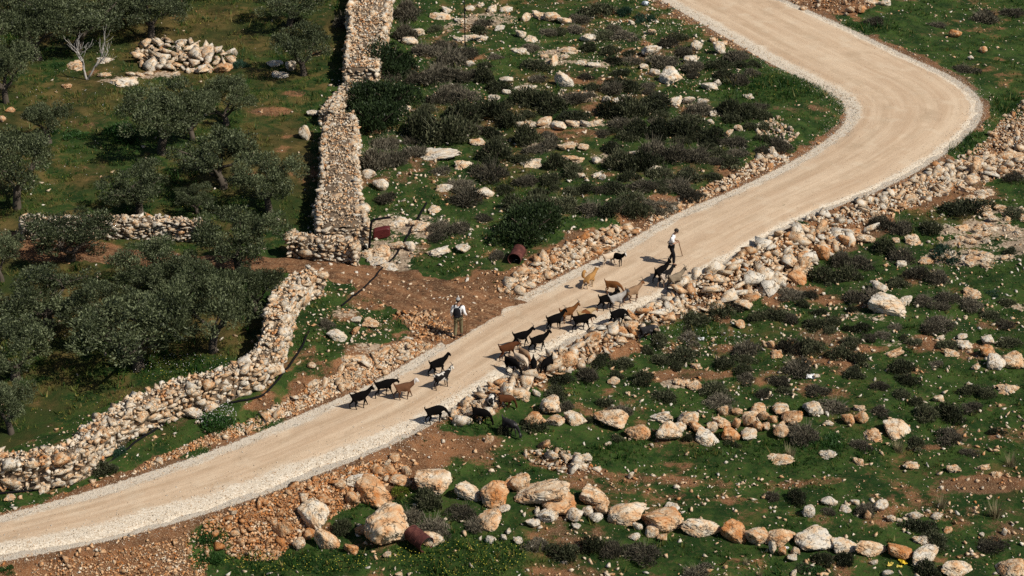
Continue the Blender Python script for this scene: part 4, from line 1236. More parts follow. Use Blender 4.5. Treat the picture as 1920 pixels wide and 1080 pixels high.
# tall grass tufts and the flowering herb
def tuft_mesh(seed, n=90):
    r = np.random.default_rng(seed)
    a = r.uniform(0, 6.28, n); q = r.uniform(0, .3, n)
    b = np.stack([np.cos(a) * q, np.sin(a) * q, np.zeros(n)], 1)
    d = np.stack([np.cos(a) * r.uniform(.1, .6, n), np.sin(a) * r.uniform(.1, .6, n), np.ones(n)], 1)
    t = b + d * r.uniform(.5, 1.0, n)[:, None]
    sd = np.stack([-np.sin(a), np.cos(a), np.zeros(n)], 1) * .018
    V = np.stack([b - sd, b + sd, t], 1).reshape(-1, 3)
    return new_mesh('blades', V, np.arange(3 * n).reshape(-1, 3), M_STRAW, False, {'var': np.repeat(r.random(n), 3)})
TUFTS = [tuft_mesh(1300 + i) for i in range(3)]
for (cx, cy, pw_) in [(1765, 945, 40), (1868, 962, 50), (1895, 868, 40), (1482, 850, 36), (1685, 840, 36), (230, 832, 40), (1357, 622, 22), (775, 965, 26), (1400, 1052, 24), (1425, 1074, 20)]:
    b = P(cx, cy + 6); s = float(ppm(b))
    root = empty('grass_tuft', (b[0], b[1], b[2] - .02), rr.uniform(0, 6))
    k = pw_ / s * .8
    f = link('blades', TUFTS[rr.integers(3)], root, (0, 0, 0), None, (k, k, k)); f['tint'] = .5
    tag(root, None, 'grass tuft', 'tall straw-coloured grass tufts')
    LABELLED.append((root, 'tall straw-coloured grass tuft', cx, cy))

# ------------------------------------------------------------------ olive trees : base px, base py, crown width px, height px
TREES = [(285, 70, 150, 100), (148, 96, 190, 125), (12, 192, 130, 135), (70, 112, 150, 125), (305, 288, 175, 142), (424, 234, 125, 100), (92, 268, 110, 88), (33, 392, 165, 160), (416, 353, 180, 132),
         (262, 402, 160, 106), (568, 142, 130, 110), (545, 48, 150, 90), (133, 488, 195, 108), (2, 528, 110, 105), (450, 516, 185, 140), (288, 545, 165, 110), (92, 615, 215, 130), (258, 692, 250, 165),
         (402, 660, 175, 170), (30, 712, 190, 135), (20, 812, 130, 118), (505, 398, 150, 120), (360, 262, 110, 112), (225, 45, 150, 90), (390, -8, 130, 80), (20, 50, 150, 110), (-60, 330, 150, 120), (-70, 620, 180, 130),
         (370, 400, 90, 60), (480, 585, 120, 110), (340, 590, 150, 120), (205, 640, 150, 130), (590, -30, 130, 80), (130, -30, 160, 80), (250, 32, 150, 110), (92, 58, 160, 120), (335, -6, 150, 100), (480, -22, 120, 90), (-40, 130, 150, 130)]
rt = np.random.default_rng(99)
for i, (bx, by, cw, ch) in enumerate(TREES):
    b = P(bx, by)
    s = float(ppm(b))
    rad = cw / s / 2 * 1.06
    tall = ch / (s * CT)
    tm, cm = OLIVES[i % len(OLIVES)]
    root = empty('olive_tree', (b[0], b[1], b[2]), rt.uniform(0, 6.28))
    zs = np.clip((tall - rad * .25) / 1.45, rad * .62, rad * 1.25)
    t = link('trunk', tm, root, None, None, (rad, rad, zs))
    c = link('crown', cm, root, None, None, (rad, rad, zs)); c['tint'] = float(np.clip(rt.normal(.5, .18), 0, 1))
    tag(root, None, 'olive tree', 'olive trees in the grove')
    LABELLED.append((root, 'grey-green olive tree', bx, by - ch * .5))

# bare pale tree
def bare_tree():
    r = np.random.default_rng(5)
    b = P(163, 149)
    root = empty('bare_tree', b)
    tag(root, 'pale leafless tree with upright twigs left of the rock pile', 'tree')
    tb = MB(); br = MB()
    def grow(p, d, L, rad, depth, target):
        n = 4
        pts = [p]
        for k in range(n):
            d = d + r.normal(0, .13, 3); d[2] += .10; d /= np.linalg.norm(d)
            pts.append(pts[-1] + d * L / n)
        target.tube(pts, np.linspace(rad, rad * .55, n + 1), 5)
        if depth > 0:
            for _ in range(3 if depth > 1 else 4):
                nd = d + r.normal(0, .55, 3); nd[2] = abs(nd[2]) + .35; nd /= np.linalg.norm(nd)
                grow(pts[r.integers(2, n + 1)], nd, L * r.uniform(.6, .85), rad * .5, depth - 1, br)
    grow(np.zeros(3) - [0, 0, .1], np.array([-.08, 0, 1.]), 1.15, .075, 3, tb)
    grow(np.array([.05, 0, 0]), np.array([.75, -.1, .75]), 1.5, .065, 3, tb)
    link('trunk', tb.mesh('trunk', M_PALE_BARK, True), root)
    link('branches', br.mesh('branches', M_PALE_BARK, True), root)
bare_tree()

# ------------------------------------------------------------------ grass, flowers, pebbles, gravel (uncountable)
def in_view(n, r, mx=4):
    x = r.uniform(-37, 37, n); y = r.uniform(-25, 45, n)
    px_, py_ = project(np.stack([x, y, np.zeros(n)], 1))
    m = (px_ > -160) & (px_ < 2080) & (py_ > -120) & (py_ < 1200)
    return x[m], y[m]

def occupied(x, y):
    px_, py_ = project(np.stack([x, y, H(x, y)], 1))
    return px_, py_

def grass():
    r = np.random.default_rng(201)
    x, y = in_view(560000, r)
    so, ro, dr, d = (sample_grid(a, x, y) for a in (soil, rock, dry, gd))
    lu = sample_grid(lush, x, y)
    patch = fbm2(x, y, .9, 77, 3)
    patch = patch + .7 * fbm2(x, y, 3.2, 81, 2)
    dens = np.clip(.52 + patch * 1.1 - so * 1.4 - ro * .9 + lu * .9 - np.clip(dr - .5, 0, 1) * .4, 0, 1) * (d > 0.05)
    dt = np.min(np.stack([np.hypot(x - q[0], y - q[1]) - w_ for q, w_ in zip(TCw[::4], tw[::4])]), 0)
    dens *= (dt > 0)
    m = r.random(len(x)) < dens
    x, y, dr, lu = x[m], y[m], dr[m], lu[m]
    n = len(x)
    z = H(x, y) - .01
    k = 3
    clump = np.clip(.9 + 1.3 * fbm2(x, y, 2.4, 79, 3), .35, 2.0)
    hgt = np.repeat((.045 + .07 * r.random(n)) * clump * (1 + .9 * lu) * (1 + .55 * (dr > .5)), k) * r.uniform(.7, 1.3, n * k)
    bx = np.repeat(x, k) + r.normal(0, .035, n * k); by = np.repeat(y, k) + r.normal(0, .035, n * k); bz = np.repeat(z, k)
    a = r.uniform(0, 6.28, n * k)
    wd_ = r.uniform(.010, .022, n * k)
    bigm = np.repeat(r.random(n) < .07, k)
    hgt = np.where(bigm, hgt * 2.1, hgt); wd_ = np.where(bigm, wd_ * 2.0, wd_)
    dx, dy = np.cos(a) * wd_, np.sin(a) * wd_
    lx, ly = r.normal(0, .35, n * k) * hgt, r.normal(0, .35, n * k) * hgt
    V = np.stack([np.stack([bx - dx, by - dy, bz], 1), np.stack([bx + dx, by + dy, bz], 1), np.stack([bx + lx, by + ly, bz + hgt], 1)], 1).reshape(-1, 3)
    big = fbm2(x, y, .25, 78, 3)
    fine = fbm2(x, y, 1.7, 80, 3) * 1.3
    var = np.clip(.30 + .25 * big + .55 * fine + .75 * np.clip(dr - .10, 0, 1) - .30 * lu + r.normal(0, .20, n), 0, 1)
    var = np.where(bigm[::k], np.where(r.random(n) < .65, r.uniform(0, .2, n), r.uniform(.7, 1, n)), var)
    me = new_mesh('grass', V, np.arange(3 * n * k).reshape(-1, 3), M_GRASS, False, {'var': np.repeat(var, 3 * k)})
    o = link('grass', me); o['tint'] = .5
    tag(o, 'short green and drying grass over the slopes', None, None, 'stuff')
grass()

def flowers(name, label, ells, n, col, seed, size=(.018, .035), zr=(.08, .2)):
    r = np.random.default_rng(seed)
    pts = []
    for cx, cy, rx, ry, wgt in ells:
        k = int(n * wgt)
        a = r.uniform(0, 6.28, k); q = np.sqrt(r.random(k))
        pts.append(np.stack([cx + np.cos(a) * q * rx, cy + np.sin(a) * q * ry], 1))
    q = np.vstack(pts)
    b = P(q[:, 0], q[:, 1])
    b = b[sample_grid(gd, b[:, 0], b[:, 1]) > .3]
    k = len(b)
    c = b + np.stack([np.zeros(k), np.zeros(k), r.uniform(*zr, k)], 1)
    s = r.uniform(*size, k)[:, None]
    t1 = np.stack([np.ones(k), np.zeros(k), r.normal(0, .3, k)], 1); t2 = np.stack([np.zeros(k), np.ones(k), r.normal(0, .4, k)], 1)
    V = np.stack([c - t1 * s, c - t2 * s, c + t1 * s, c + t2 * s], 1).reshape(-1, 3)
    o = link(name, new_mesh(name, V, np.arange(4 * k).reshape(-1, 4), simple(name, col, .7, .2, .2)))
    tag(o, label, None, None, 'stuff')
flowers('yellow_wildflowers', 'yellow wild flowers dotted through the grass',
        [(560, 1060, 150, 18, .16), (860, 1050, 130, 36, .30), (330, 695, 140, 25, .10), (420, 380, 120, 90, .08), (300, 330, 280, 100, .12), (570, 110, 60, 80, .06), (250, 60, 250, 60, .08), (1450, 165, 90, 22, .06), (150, 760, 120, 40, .06)],
        1500, (.42, .38, .05), 301, (.010, .020))
flowers('white_wildflowers', 'tiny white flowers among the herbs and grass', [(405, 785, 40, 24, .28), (200, 840, 40, 20, .06), (160, 180, 120, 50, .10), (320, 690, 120, 20, .10), (1300, 640, 120, 30, .12), (80, 300, 120, 60, .1)], 1300, (.55, .52, .52), 302, (.011, .022), (.1, .34))

def pebbles():
    r = np.random.default_rng(211)
    x, y = in_view(300000, r)
    so, dr, d, lu, ro = (sample_grid(a, x, y) for a in (soil, dry, gd, lush, rock))
    px_, py_ = occupied(x, y)
    grove = in_poly(px_, py_, DRYPOLY)
    patch = fbm2(x, y, .35, 91, 3)
    patch = patch + .8 * fbm2(x, y, 1.1, 93, 3)
    dens = np.clip(.06 + .75 * np.clip(patch, 0, 1) + 1.1 * so ** 1.5 + .3 * ro - lu * .15, 0, 1) * np.where(grove, .10, 1) * (d > .1) * (1 - .6 * lu)
    dens *= np.where((px_ > 1440) & (py_ < 260), .35, np.where((py_ < 420) & (px_ > 640), .9, 1))
    for cx, cy, rx, ry, v in [(1180, 60, 90, 60, .35), (1250, 150, 100, 60, .25), (1270, 650, 80, 30, .25), (1380, 620, 80, 60, .18), (1540, 610, 120, 60, .2), (1850, 590, 80, 60, .25), (1600, 960, 110, 26, .3), (640, 640, 90, 60, .3), (1360, 905, 80, 18, .35), (760, 390, 60, 30, .25), (1750, 700, 150, 60, .12), (1180, 640, 40, 20, .2), (740, 535, 110, 26, .35), (840, 575, 75, 34, .5), (620, 505, 60, 12, .25), (1250, 905, 320, 22, .2)]:
        q = np.sqrt(((px_ - cx) / rx) ** 2 + ((py_ - cy) / ry) ** 2)
        dens += v * sstep(1.2, .5, q) * (d > .1) * (1 - grove)
    m = r.random(len(x)) < dens * .55
    x, y, so = x[m], y[m], so[m]
    s = .020 * (7.5 ** (r.random(len(x)) ** 2.0))
    t = np.clip(.20 + .42 * so + r.normal(0, .16, len(x)), 0, 1)
    o = scatter_mesh('loose_stones', M_PEBBLE, CHIPS, np.stack([x, y, H(x, y) + s * .25], 1), s, t, 212, None, .8)
    tag(o, 'small loose limestone pieces strewn over grass and soil', None, None, 'stuff')
pebbles()

def gravel_stones():
    r = np.random.default_rng(221)
    n = 62000
    i = r.integers(0, len(RUd) - 1, n); t = r.random(n)
    id_ = RIDXd[i]
    keep = (id_ > 2) & (id_ < 23)
    i, t, id_ = i[keep], t[keep], id_[keep]; n = len(i)
    a = np.interp(id_, K, SHL); b = np.interp(id_, K, SHR)
    left = r.random(n) < a / (a + b)
    u = np.where(left, np.abs(r.normal(0, .75, n)) * a - .02 - .03 * r.random(n) ** 3, 1.015 + .03 * r.random(n) ** 3 - np.abs(r.normal(0, .75, n)) * b)
    stray = r.random(n) < .08
    u = np.where(stray, r.random(n), u)
    spill = r.random(n) < .16
    sp_d = np.abs(r.normal(0, .07, n))
    u = np.where(spill, np.where(left, -sp_d, 1 + sp_d), u)
    U0 = RUd[i] * (1 - t)[:, None] + RUd[i + 1] * t[:, None]; L0 = RLd[i] * (1 - t)[:, None] + RLd[i + 1] * t[:, None]
    q = U0 * (1 - u)[:, None] + L0 * u[:, None]
    de = np.minimum(u, 1 - u) * np.linalg.norm(U0 - L0, axis=1)
    rough = fbm2(q[:, 0], q[:, 1], 1.6, 21, 3)
    zz = .05 * np.sin(np.pi * np.clip(u, 0, 1)) + rough * .025 - .11 * sstep(.55, 0, de + rough * .35)
    zz = np.where((u < 0) | (u > 1), H(q[:, 0], q[:, 1]), np.maximum(zz, H(q[:, 0], q[:, 1])))
    s = .012 * (3.0 ** (r.random(n) ** 1.9)) * np.where(stray, .7, 1)
    tn = np.clip(.17 + r.normal(0, .11, n), 0, 1)
    base = [hull_stone(400 + k, 6, 1.0, .2) for k in range(8)]
    o = scatter_mesh('road_gravel', M_PEBBLE, base, np.stack([q[:, 0], q[:, 1], zz + s * .2], 1), s, tn, 222)
    tag(o, 'white crushed stone along both shoulders of the road', None, None, 'stuff')
gravel_stones()
#OBJECTS_BELOW
# ------------------------------------------------------------------ skinned figures
def skin(name, nodes, edges, mat=None, sub=1, root=None):
    """nodes: list of (x,y,z,r) or (x,y,z,rx,ry); one continuous surface grown round the edges"""
    me = bpy.data.meshes.new(name)
    me.from_pydata([n_[:3] for n_ in nodes], edges, [])
    o = bpy.data.objects.new(name, me)
    COL.objects.link(o)
    md = o.modifiers.new('skin', 'SKIN')
    md.branch_smoothing = 0.6
    sv = me.skin_vertices[0].data
    for i, n_ in enumerate(nodes):
        sv[i].radius = (n_[3], n_[4] if len(n_) > 4 else n_[3])
        sv[i].use_root = (i == (root or 0))
    if sub:
        ss = o.modifiers.new('sub', 'SUBSURF')
        ss.levels = sub
    dg = bpy.context.evaluated_depsgraph_get()
    dg.update()
    out = bpy.data.meshes.new_from_object(o.evaluated_get(dg))
    out.name = name
    bpy.data.objects.remove(o)
    bpy.data.meshes.remove(me)
    out.polygons.foreach_set('use_smooth', np.ones(len(out.polygons), bool))
    out.materials.clear()
    if mat:
        out.materials.append(mat)
    return out

class Fig:
    def __init__(s):
        s.n, s.e = [], []
    def chain(s, pts, start=None):
        prev = start
        for p_ in pts:
            s.n.append(tuple(p_)); k = len(s.n) - 1
            if prev is not None:
                s.e.append((prev, k))
            prev = k
        return prev

def goat_mesh(pose, seed):
    """+x forward, withers 0.74 m"""
    r = np.random.default_rng(seed)
    g = Fig()
    drop = {'walk': 0, 'stride': 0, 'graze': -.02, 'low': 0}[pose]
    g.chain([(-.30, 0, .59, .155, .175)])                                   # 0 pelvis
    c = g.chain([(-.06, 0, .545, .175, .205), (.18, 0, .555 + drop, .165, .195), (.33, 0, .62 + drop, .11, .14)], 0)
    shoulder = 2
    if pose == 'graze':
        neck = [(.45, 0, .50, .065, .075), (.56, 0, .34, .052), (.62, 0, .25, .055, .06), (.66, 0, .15, .044), (.685, 0, .085, .028)]
    elif pose == 'low':
        neck = [(.44, 0, .62, .085, .10), (.53, 0, .615, .070), (.60, 0, .62, .062, .066), (.665, 0, .545, .048), (.71, 0, .49, .031)]
    else:
        neck = [(.42, 0, .70, .088, .11), (.485, 0, .79, .070, .08), (.535, 0, .85, .070, .075), (.615, 0, .775, .055), (.655, 0, .69, .036)]
    hd = g.chain(neck, c)
    poll = hd - 2
    px_, _, pz_ = g.n[poll][:3]
    mx, _, mz = g.n[hd][:3]
    md = np.array([mx - px_, 0, mz - pz_]); md /= np.linalg.norm(md)
    up = np.array([-md[2], 0, md[0]])
    if up[2] < 0 and pose != 'graze': up = -up
    if pose == 'graze': up = np.array([.9, 0, .3])
    for sgn in (1, -1):                                                    # long hanging ears
        e0 = np.array([px_, sgn * .045, pz_]) + up * .02
        g.chain([(*e0, .022), (e0[0] - .005, sgn * .085, e0[2] - .045, .026, .014), (e0[0] + .015, sgn * .095, e0[2] - .125, .024, .012)], poll)
    g.chain([(-.43, 0, .655, .045), (-.475, 0, .73, .026), (-.47, 0, .80, .022)], 0)   # upturned tail
    sw = {'walk': ((.13, -.10), (-.12, .11)), 'stride': ((.02, .03), (.0, -.04)), 'graze': ((.10, -.07), (-.06, .07)), 'low': ((-.11, .13), (.11, -.11))}[pose]
    for k, sgn in enumerate((1, -1)):
        f = sw[0][k]; b = sw[1][k]
        lift = .03 if f > .1 else 0
        g.chain([(.20, sgn * .085, .43, .062, .075), (.20 + f * .55, sgn * .085, .27, .034), (.20 + f, sgn * .08, .085 + lift, .021), (.225 + f, sgn * .08, .012 + lift, .027)], shoulder)
        g.chain([(-.31, sgn * .095, .45, .078, .10), (-.25 + b * .4, sgn * .095, .34, .05, .06), (-.37 + b * .8, sgn * .09, .235, .028), (-.35 + b, sgn * .085, .08, .021), (-.325 + b, sgn * .085, .012, .027)], 0)
    me = skin('body', g.n, g.e, None, 2)
    hb = MB()
    horns = []
    for sgn in (1, -1):
        h0 = np.array([px_, sgn * .028, pz_]) + up * .045 - md * .01
        hb = MB()
        hb.tube(catmull([h0, h0 + up * .04 - md * .02 + [0, sgn * .02, 0], h0 + up * .05 - md * .08 + [0, sgn * .06, 0], h0 + up * .01 - md * .12 + [0, sgn * .10, 0]], 3)[0], np.linspace(.02, .006, 10), 6)
        horns.append(hb.mesh('horn', M_HORN, True))
    return me, horns

M_HORN = simple('goat_horn', (.10, .085, .07), .6, .3, .3, 20)
def coat(name, base, second=None, thr=.55, scale=3.0, head=None, legs=None, rough=.85):
    m = NT(name, .95, .06)
    co = m.n('TexCoord').outputs['Object']
    f = m.noise(m.obj_vec(), 9.0, 5, .7)
    c = m.mix(f, tuple(v * .6 for v in base), tuple(min(1, v * 1.35) for v in base))
    if second:
        pz_ = m.step(m.noise(m.obj_vec(), scale, 2, .5), thr - .02, thr + .02)
        c = m.mix(pz_, c, second)
    sp_ = m.n('SeparateXYZ', {0: co})
    if head:
        c = m.mix(m.step(sp_.outputs[0], .42, .47), c, head)
    if legs:
        c = m.mix(m.step(sp_.outputs[2], .36, .24), c, legs)
    m.color(c)
    m.bump(m.noise(co, 40.0, 3), .5, .02)
    return m.m
COATS = {
 'black': coat('black_goat_hair', (.0035, .003, .003)),
 'dark': coat('dark_grey_goat_hair', (.022, .021, .022), (.09, .085, .085), .60, 4),
 'brown': coat('red_brown_goat_hair', (.080, .030, .013), legs=(.06, .025, .012)),
 'orange': coat('orange_brown_goat_hair', (.15, .060, .020), legs=(.14, .055, .02)),
 'tan': coat('tan_goat_hair', (.25, .155, .090), legs=(.15, .07, .035), head=(.22, .10, .045)),
 'whitehead': coat('brown_coat_white_head', (.125, .060, .032), head=(.62, .58, .54), legs=(.09, .045, .025)),
 'pied': coat('black_and_white_coat', (.60, .56, .50), (.012, .011, .011), .48, 3.2, legs=(.05, .035, .03)),
 'grey': coat('pale_grey_goat_hair', (.36, .33, .30), legs=(.12, .09, .075), head=(.10, .09, .085)),
 'cream': coat('cream_goat_hair', (.58, .46, .34)),
 'rump': coat('black_coat_pale_rump', (.012, .011, .011), (.42, .34, .27), .60, 2.6, legs=(.25, .17, .12)),
 'greytan': coat('grey_brown_goat_hair', (.21, .165, .115), legs=(.16, .10, .06), head=(.10, .08, .06)),
 'saddle': coat('brown_coat_tan_saddle', (.17, .065, .024), (.36, .25, .13), .50, 2.2),
}
GPOSE = {p_: goat_mesh(p_, i) for i, p_ in enumerate(['walk', 'stride', 'graze', 'low'])}

# rear foot px, front foot px, coat, pose, scale, label
GOATS = [
 ((664, 773), (691, 764), 'black', 'walk', 1.0, 'black goat walking last at the tail of the herd'),
 ((709, 750), (736, 742), 'black', 'low', 1.0, 'black goat with its head behind the white headed brown goat'),
 ((742, 755), (778, 748), 'whitehead', 'walk', 1.0, 'brown goat with a white head and long ears'),
 ((810, 713), (836, 700), 'black', 'walk', 1.02, 'black goat walking just behind the black and white pied goat on the road'),
 ((820, 736), (840, 725), 'pied', 'stride', .98, 'white goat with big black patches in the middle of the road'),
 ((802, 796), (834, 789), 'black', 'graze', 1.02, 'black goat with curled tail and lowered head at the gravel edge'),
 ((890, 792), (906, 796), 'black', 'graze', .95, 'black goat grazing below the road edge left of the brown one'),
 ((921, 770), (927, 758), 'pied', 'graze', .85, 'white and dark goat seen from behind beside the grazing brown goat'),
 ((937, 767), (953, 768), 'brown', 'graze', .9, 'reddish brown goat grazing in the grass below the road'),
 ((950, 812), (962, 818), 'dark', 'graze', .95, 'dark grey goat grazing alone lowest in the meadow'),
 ((940, 681), (966, 671), 'brown', 'low', 1.0, 'red-brown goat lowering its head over the pale goats'),
 ((970, 656), (989, 651), 'black', 'walk', .98, 'black goat on the road directly above the red-brown goat'),
 ((998, 666), (1024, 656), 'black', 'walk', 1.0, 'black goat standing clear on gravel right of the red-brown one'),
 ((1031, 627), (1051, 618), 'black', 'stride', 1.02, 'black goat with its nose at the rump of the orange-brown goat'),
 ((1054, 612), (1077, 604), 'orange', 'walk', .98, 'orange-brown goat with head raised in mid herd'),
 ((1086, 616), (1110, 606), 'saddle', 'low', .98, 'brown goat with tan saddle hidden behind a black one'),
 ((1076, 626), (1107, 619), 'black', 'low', 1.05, 'black goat crossing the gravel in front of the tan saddled goat'),
 ((952, 697), (972, 706), 'black', 'graze', 1.0, 'black goat climbing down off the road beside the cream goat'),
 ((966, 686), (990, 700), 'cream', 'graze', .95, 'cream white goat climbing down between black goats'),
 ((976, 676), (994, 688), 'tan', 'graze', .9, 'light tan goat behind the cream white goat'),
 ((1001, 694), (1002, 706), 'black', 'graze', .88, 'black goat facing downhill right of the cream white goat'),
 ((1032, 694), (1022, 702), 'black', 'graze', .95, 'black goat grazing among the bank stones with head to the left'),
 ((1142, 554), (1157, 556), 'orange', 'graze', .9, 'rusty brown goat with head down behind the black and grey goats'),
 ((1128, 587), (1150, 580), 'black', 'walk', 1.02, 'black goat half hidden by the pale grey goat'),
 ((1147, 585), (1167, 579), 'grey', 'walk', 1.0, 'pale grey goat with dark head beside the half hidden black goat'),
 ((1178, 574), (1197, 564), 'tan', 'walk', 1.02, 'tan goat with red-brown raised head on the gravel'),
 ((1146, 613), (1172, 607), 'black', 'graze', 1.05, 'black goat stepping off the gravel onto orange stones'),
 ((1201, 644), (1220, 634), 'dark', 'low', .98, 'dark grey goat in the shrubs below the stone bank'),
 ((1134, 503), (1152, 497), 'cream', 'low', .85, 'cream goat partly behind the small black goat with white face'),
 ((1153, 497), (1164, 504), 'black', 'stride', .85, 'small black goat with a white face ahead on the upper road'),
 ((1228, 540), (1252, 522), 'black', 'walk', 1.04, 'big black goat right at the feet of the stooping man'),
 ((1241, 545), (1256, 533), 'rump', 'walk', 1.0, 'black goat with pale rump beside the big black goat'),
 ((1257, 546), (1279, 534), 'greytan', 'walk', 1.0, 'grey-brown goat at the stone bank leading the herd'),
]
for (r0, f0, ct_, pose, sc, lab) in GOATS:
    A = P(*r0); B = P(*f0)
    mid = (A + B) / 2
    yaw = math.atan2((B[1] - A[1]) * (1.0 if pose == 'graze' else .62), B[0] - A[0])
    root = empty('goat', (mid[0] - .02, mid[1], 0), yaw)
    cy_, sy_ = math.cos(yaw), math.sin(yaw)
    zf = float(H(mid[0] + cy_ * .22 * sc, mid[1] + sy_ * .22 * sc)); zr = float(H(mid[0] - cy_ * .32 * sc, mid[1] - sy_ * .32 * sc))
    rd, _, _ = road_dist(np.array([mid[0]]), np.array([mid[1]]))
    if rd[0] < -.3:
        zf = zr = .035
    root.rotation_euler = (0, -math.atan2(zf - zr, .54 * sc), yaw)
    root.location.z = (zf + zr) / 2 - .005
    me, horns = GPOSE[pose]
    if not me.materials:
        me.materials.append(COATS['black'])
    sc *= .95
    o = link('body', me, root, None, None, (sc * .90, sc * .98, sc * 1.03))
    o.material_slots[0].link = 'OBJECT'
    o.material_slots[0].material = COATS[ct_]
    if pose != 'graze' and len(lab) % 3:
        for hm in horns:
            link('horn', hm, root, None, None, (sc * .90, sc * .98, sc * 1.03))
    tag(root, lab, 'goat', 'goats of the herd on the road')
    if lab.startswith('small black'):
        fb = MB()
        px_ = .60
        fb.tube([(.565, 0, .90), (.625, 0, .825), (.675, 0, .72)], [.035, .045, .025], 7)
        link('white_blaze', fb.mesh('white_blaze', simple('white_face_hair', (.6, .57, .53)), True), root, None, None, (sc * .90, sc * .98, sc * 1.03))

def build_dog():
    A, B = P(1098, 546), P(1113, 538)
    mid = (A + B) / 2; yaw = math.atan2(B[1] - A[1], B[0] - A[0])
    root = empty('dog', (mid[0], mid[1], .035), yaw)
    tag(root, 'yellow shaggy dog with a curled up tail walking apart from the goats', 'dog')
    g = Fig()
    g.chain([(-.26, 0, .52, .12, .13)])
    c = g.chain([(-.05, 0, .51, .12, .14), (.16, 0, .50, .125, .165), (.28, 0, .57, .10, .12), (.37, 0, .66, .075, .09), (.44, 0, .73, .078, .082), (.53, 0, .70, .045), (.60, 0, .675, .03)], 0)
    for sgn in (1, -1):
        g.chain([(.43, sgn * .06, .79, .022), (.42, sgn * .085, .76, .018)], c - 2)
        f = .08 * sgn
        g.chain([(.17, sgn * .085, .38, .06, .07), (.16 + f * .5, sgn * .08, .24, .036), (.17 + f, sgn * .08, .07, .026), (.20 + f, sgn * .08, .018, .03)], 2)
        g.chain([(-.27, sgn * .09, .40, .075, .095), (-.21 - f * .4, sgn * .085, .30, .05), (-.33 - f * .6, sgn * .08, .19, .03), (-.31 - f, sgn * .08, .06, .025), (-.275 - f, sgn * .08, .018, .03)], 0)
    m = coat('yellow_dog_fur', (.36, .19, .065), legs=(.55, .42, .28))
    link('body', skin('body', g.n, g.e, m, 2), root)
    tb = MB()
    tb.tube(catmull([(-.34, 0, .58), (-.45, 0, .68), (-.45, 0, .82), (-.34, .03, .88), (-.25, .05, .80)], 4)[0], [.04, .045, .05, .055, .06, .065, .07, .075, .075, .075, .07, .07, .065, .06, .055, .05, .03], 8)
    link('tail', tb.mesh('tail', m, True), root)
build_dog()

# ------------------------------------------------------------------ people
M_SKIN = simple('skin', (.36, .20, .13), .55, .3, .12, 8)
M_SHIRT = simple('white_cotton', (.76, .76, .77), .9, .15, .08, 6)
M_OLIVEC = simple('olive_trousers_cloth', (.150, .132, .075), .9, .15, .2, 6)
M_BLACKC = simple('black_cloth', (.010, .010, .013), .9, .15, .3, 8)
M_HAIR = simple('dark_hair', (.018, .013, .010), .7, .3, .3, 20)
M_CAP = simple('grey_cap_cloth', (.30, .29, .28), .9, .1, .15, 8)
M_SHOE = simple('brown_leather', (.070, .028, .016), .6, .3, .3, 12)
M_DSHOE = simple('dark_leather', (.035, .022, .016), .6, .3, .3, 12)
M_WOOD = simple('stick_wood', (.17, .085, .035), .7, .25, .3, 14)
M_EYE = simple('eye', (.03, .025, .02), .3, .5, .05, 4)

def hand_chain(g, wrist, frm, d, palm_n, side):
    """palm, four bent fingers of different length and a thumb, grown from the wrist node"""
    d = np.array(d, float); d /= np.linalg.norm(d)
    nrm = np.array(palm_n, float); nrm -= d * (nrm @ d); nrm /= np.linalg.norm(nrm)
    acr = np.cross(d, nrm) * side
    w_ = np.array(wrist)
    palm = g.chain([(*(w_ + d * .05), .030, .020), (*(w_ + d * .085), .034, .018)], frm)
    for k, ln in enumerate((.070, .080, .074, .058)):
        b = w_ + d * .095 + acr * (.030 - .020 * k)
        g.chain([(*b, .0095), (*(b + d * ln * .45 + nrm * .012), .009), (*(b + d * ln * .55 + nrm * ln * .55), .008)], palm)
    t0 = w_ + d * .045 + acr * .035
    g.chain([(*t0, .012), (*(t0 + d * .035 + acr * .015 + nrm * .012), .010), (*(t0 + d * .055 + nrm * .035), .009)], palm - 1)

